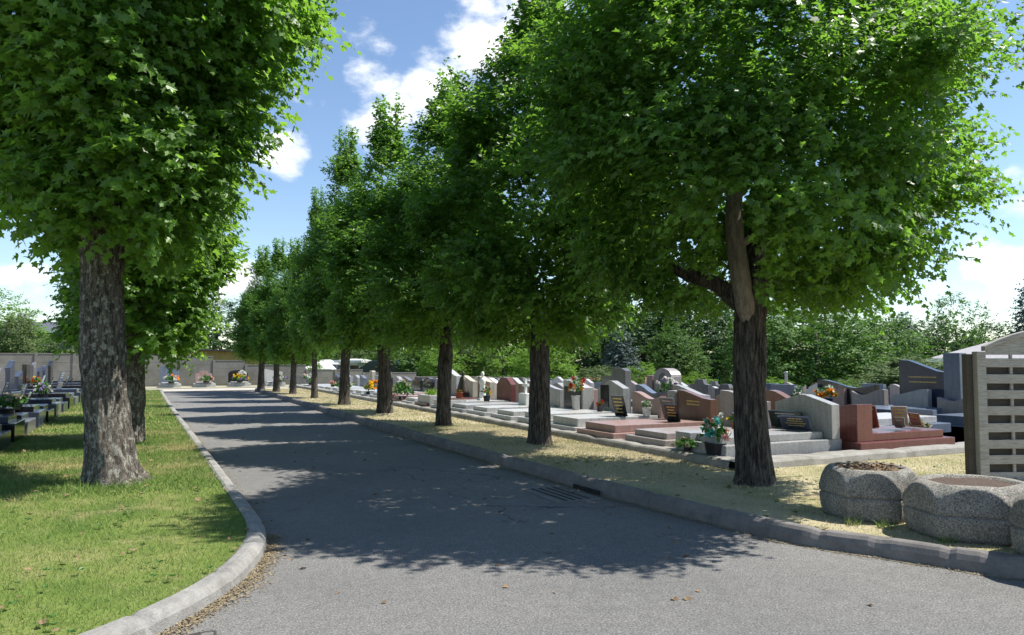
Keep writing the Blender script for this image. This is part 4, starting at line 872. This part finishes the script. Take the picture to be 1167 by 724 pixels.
prism('body', [(-1.7, .3), (1.9, .3), (1.9, 1.75), (1.7, 1.95), (-.5, 1.95), (-1.1, 1.5), (-1.7, 1.2)], 0, 1.8, 'y', VP, va, .05)
box('window', (.1, 1.6, -.02, -.003, 1.25, 1.75), GLS, va, 0)
for x in (-1.0, 1.2):
    bm = bmesh.new(); bmesh.ops.create_cone(bm, cap_ends=True, segments=20, radius1=.33, radius2=.33, depth=.2, matrix=Matrix.Translation((x, .1, .33)) @ Matrix.Rotation(R(90), 4, 'X')); finish('wheel', bm, POTD, va)
# ------------------------------------------------------------------ trees beyond the wall
def wood_proto(name, mat, seed, prof, n=13000, size=.27, amp=.2, z0=1.2, z1=10, kind='diamond'):
    t = empty(name, (0, 0, -500)); tubes('trunk', [dict(path=[(0, 0, -.3), (.1, 0, 3), (.15, .1, 7)], radii=[.3, .22, .08], nseg=8, seed=seed, step=.5)], BARK, t)
    crown('crown', t, mat, z0, z1, prof, n, size, kind, seed, per=7, amp=amp, shoot=.7, inner=.3, up=.1, boughs=0 if 'spruce' in name else 62, bsize=1.15, bfrac=.85); return t
BRD = [(0, 1.6), (.1, 2.9), (.3, 3.6), (.55, 3.5), (.75, 2.8), (.9, 1.7), (1, .5)]
CON = [(0, 2.2), (.1, 2.4), (.4, 1.6), (.7, .8), (1, .08)]
WP = {'mid': wood_proto('broadleaf_tree', LEAF_A, 101, BRD), 'dark': wood_proto('broadleaf_tree', LEAF_B, 102, BRD, amp=.25), 'bright': wood_proto('leafy_shrub', LEAF_C, 103, BRD, z0=.2),
      'olive': wood_proto('leafy_shrub', LEAF_D, 104, BRD, size=.25, n=26000, z0=.2), 'spruce': wood_proto('spruce_tree', LEAF_S, 105, CON, n=12000, size=.26, z0=.4), 'airy': wood_proto('broadleaf_tree', LEAF_A, 106, BRD, n=5200, amp=.4, size=.27, z0=3)}
used = set()
def far_tree(kind, px, Z, ytop, wpx, label, group=None, cat='tree'):
    p = WP[kind]; a, b = pxz(px, Z); z0 = (ground(a, b) if a > 7 else 0) - .3; H = hgt(ytop, Z) - z0; w = wpx / F * Z
    if kind in used: t = copy_tree(p)
    else: t = p; used.add(kind)
    base = 4.8 if kind == 'spruce' else 7.4
    t.location = (a, b, z0); t.rotation_euler.z = (px * 7.3) % 6.28; t.scale = (w / base, w / base, H / 9.6); tag(t, label, cat, group)
    if group is None and 'group' in t: del t['group']
    return t
far_tree('airy', 1090, 78, 340, 66, 'thin-crowned tree standing alone against the sky beyond the pale roof')
far_tree('spruce', 1032, 82, 360, 44, 'dark spruce poking up between the round trees and the airy one')
far_tree('mid', 930, 66, 344, 140, 'big round bright tree at the centre of the wood right of the nearest trunk')
far_tree('mid', 872, 64, 354, 100, 'rounded tree left of the big round one, behind the nearest trunk')
far_tree('mid', 1000, 70, 354, 100, 'broad tree right of the big round one')
far_tree('dark', 795, 76, 338, 130, 'tall dark tree showing under the nearest crown, left of its trunk')
far_tree('dark', 735, 74, 350, 130, 'dark broad tree behind the pale spruce')
far_tree('spruce', 707, 62, 377, 60, 'pale blue-green spruce beyond the orange roof')
far_tree('mid', 770, 68, 372, 70, 'mid green tree right of the pale spruce')
far_tree('dark', 668, 78, 352, 120, 'dark tree behind the second crown of the right-hand row')
far_tree('bright', 622, 57, 394, 80, 'bright lime shrub behind the second trunk', cat='shrub'); far_tree('bright', 572, 62, 388, 80, 'bright lime shrub left of the second trunk', cat='shrub')
far_tree('olive', 530, 64, 384, 80, 'olive-green shrub above the wall between the second and third trunks', cat='shrub'); far_tree('bright', 505, 60, 396, 60, 'bright shrub above the wall behind the third trunk', cat='shrub')
far_tree('mid', 466, 66, 380, 90, 'mid green tree above the wall between third and fourth trunks'); far_tree('olive', 420, 74, 376, 80, 'grey-green tree behind the white flat-roofed house')
far_tree('mid', 375, 80, 378, 70, 'mid green tree behind the low white house'); far_tree('bright', 345, 60, 392, 44, 'bright shrub above the wall by the sixth trunk', cat='shrub')
far_tree('mid', 305, 66, 382, 60, 'mid green tree behind the last right-hand maples'); far_tree('dark', 245, 92, 344, 100, 'dark bluish tree behind the yellow shed'); far_tree('bright', 205, 66, 388, 60, 'light green shrub behind the left end of the shed', cat='shrub'); far_tree('mid', 200, 84, 372, 70, 'mid green tree left of the dark bluish one')
far_tree('bright', 8, 53, 341, 76, 'large bright green shrub over the left end of the wall', cat='shrub'); far_tree('olive', 22, 51.5, 362, 46, 'pale flowering shrub between the large bright one and the slate-roofed building', cat='shrub'); far_tree('olive', 80, 51, 380, 62, 'smaller pale flowering shrub in front of the slate-roofed building', cat='shrub')
far_tree('olive', 1052, 33, 411, 150, 'feathery olive shrub below the pale hipped roof', cat='shrub')
far_tree('bright', 985, 47, 436, 90, 'low bright hedge plant behind the black double headstone', cat='shrub'); far_tree('bright', 880, 54, 434, 70, 'low bright bush right of the nearest trunk, behind the graves', cat='shrub'); far_tree('olive', 945, 52, 436, 60, 'low olive bush beneath the big round tree', cat='shrub')
far_tree('bright', 735, 58, 418, 60, 'bright bush above the orange roof', cat='shrub'); far_tree('olive', 680, 57, 420, 60, 'olive bush left of the pale spruce foot', cat='shrub'); far_tree('bright', 795, 57, 428, 50, 'low light bush behind the pinkish monument', cat='shrub')
far_tree('spruce', 1175, 70, 322, 60, 'dark conifer at the right-hand edge of the view')
far_tree('dark', 1130, 88, 372, 80, 'dark tree behind the pale hipped roof'); far_tree('dark', 1060, 92, 368, 90, 'dark tree below the airy one')
for px, yt in ((120, 380), (170, 384), (330, 378), (400, 372), (460, 366), (520, 362), (580, 358), (640, 350), (700, 352), (760, 350), (830, 352), (890, 352), (960, 366), (1010, 372)):
    far_tree('dark', px, 100, yt, 130, 'dark tree in the closed back line of the wood', 'dark trees in the back line of the wood')
# ------------------------------------------------------------------ camera, light, sky
cam = bpy.data.cameras.new('camera'); co = bpy.data.objects.new('camera', cam); COL.objects.link(co)
co.location = (0, 0, EYE); co.rotation_euler = (R(90) + PIT, 0, -TH)
cam.sensor_width = 36; cam.angle = 2 * math.atan(583.5 / F); cam.clip_end = 3000; cam.clip_start = .05; sc.camera = co
sun_h = w2(1.0, .12); EL = R(57)
sd = Vector((sun_h[0] * math.cos(EL), sun_h[1] * math.cos(EL), math.sin(EL))).normalized()
sl = bpy.data.lights.new('sun', 'SUN'); sl.energy = 4.6; sl.angle = R(.53); sl.color = (1, .955, .88)
so = bpy.data.objects.new('sun', sl); COL.objects.link(so); so.rotation_euler = (-sd).to_track_quat('-Z', 'Y').to_euler(); so.location = (20, -5, 30)
W = bpy.data.worlds.new('World'); sc.world = W; W.use_nodes = True; nt = NT(W); bg = W.node_tree.nodes['Background']
sky = nt.add('ShaderNodeTexSky'); sky.sky_type = 'NISHITA'; sky.sun_disc = False; sky.sun_elevation = EL; sky.sun_rotation = math.atan2(sd.x, sd.y)
sky.air_density = 1.0; sky.dust_density = .15; sky.ozone_density = 2.6; sky.altitude = 100
tc = nt.add('ShaderNodeTexCoord'); D = tc.outputs['Generated']
acc = None
for px, py, rad, w in [(520, 95, 5.5, .62), (560, 55, 6.5, .70), (470, 140, 4, .45), (425, 75, 3.2, .50), (600, 20, 6, .5), (323, 175, 2.6, .52), (440, 160, 4.5, .35), (540, 160, 5, .45), (30, 325, 2.2, .34), (10, 232, 2.2, .5), (1120, 292, 2.6, .42), (1155, 312, 2.6, .44), (1060, 316, 1.8, .42), (1165, 215, 3, .40), (265, 335, 4, .35)]:
    dv = ray(px, py).normalized(); dt = nt.add('ShaderNodeVectorMath', operation='DOT_PRODUCT'); nt.lk(D, dt.inputs[0]); dt.inputs[1].default_value = dv
    mr = nt.add('ShaderNodeMapRange', interpolation_type='SMOOTHSTEP'); mr.inputs[1].default_value = math.cos(R(rad)); mr.inputs[2].default_value = 1; mr.inputs[3].default_value = 0; mr.inputs[4].default_value = w
    nt.lk(dt.outputs['Value'], mr.inputs[0])
    if acc is None: acc = mr.outputs[0]
    else:
        ad = nt.add('ShaderNodeMath', operation='MAXIMUM'); nt.lk(acc, ad.inputs[0]); nt.lk(mr.outputs[0], ad.inputs[1]); acc = ad.outputs[0]
nz = noise(nt, 9, 9, .58, vec=D, sc3=(1, 1, 1.7))
sb = nt.add('ShaderNodeMath', operation='MULTIPLY_ADD'); nt.lk(nz, sb.inputs[0]); sb.inputs[1].default_value = 2.3; sb.inputs[2].default_value = -1.15
ad = nt.add('ShaderNodeMath', operation='ADD'); nt.lk(acc, ad.inputs[0]); nt.lk(sb.outputs[0], ad.inputs[1])
al = nt.add('ShaderNodeMapRange', interpolation_type='SMOOTHSTEP'); al.inputs[1].default_value = .22; al.inputs[2].default_value = .72; nt.lk(ad.outputs[0], al.inputs[0])
cl = mix(nt, al.outputs[0], sky.outputs[0], (7.4, 7.5, 7.7)); nt.lk(cl, bg.inputs['Color']); bg.inputs['Strength'].default_value = .10
vs = sc.view_settings; vs.view_transform = 'Standard'; vs.look = 'None'; vs.gamma = 1; vs.exposure = 0.9; vs.use_curve_mapping = False
sc.render.engine = 'CYCLES'; cy = sc.cycles
cy.max_bounces = 7; cy.diffuse_bounces = 3; cy.glossy_bounces = 2; cy.transmission_bounces = 4; cy.transparent_max_bounces = 4; cy.use_denoising = True
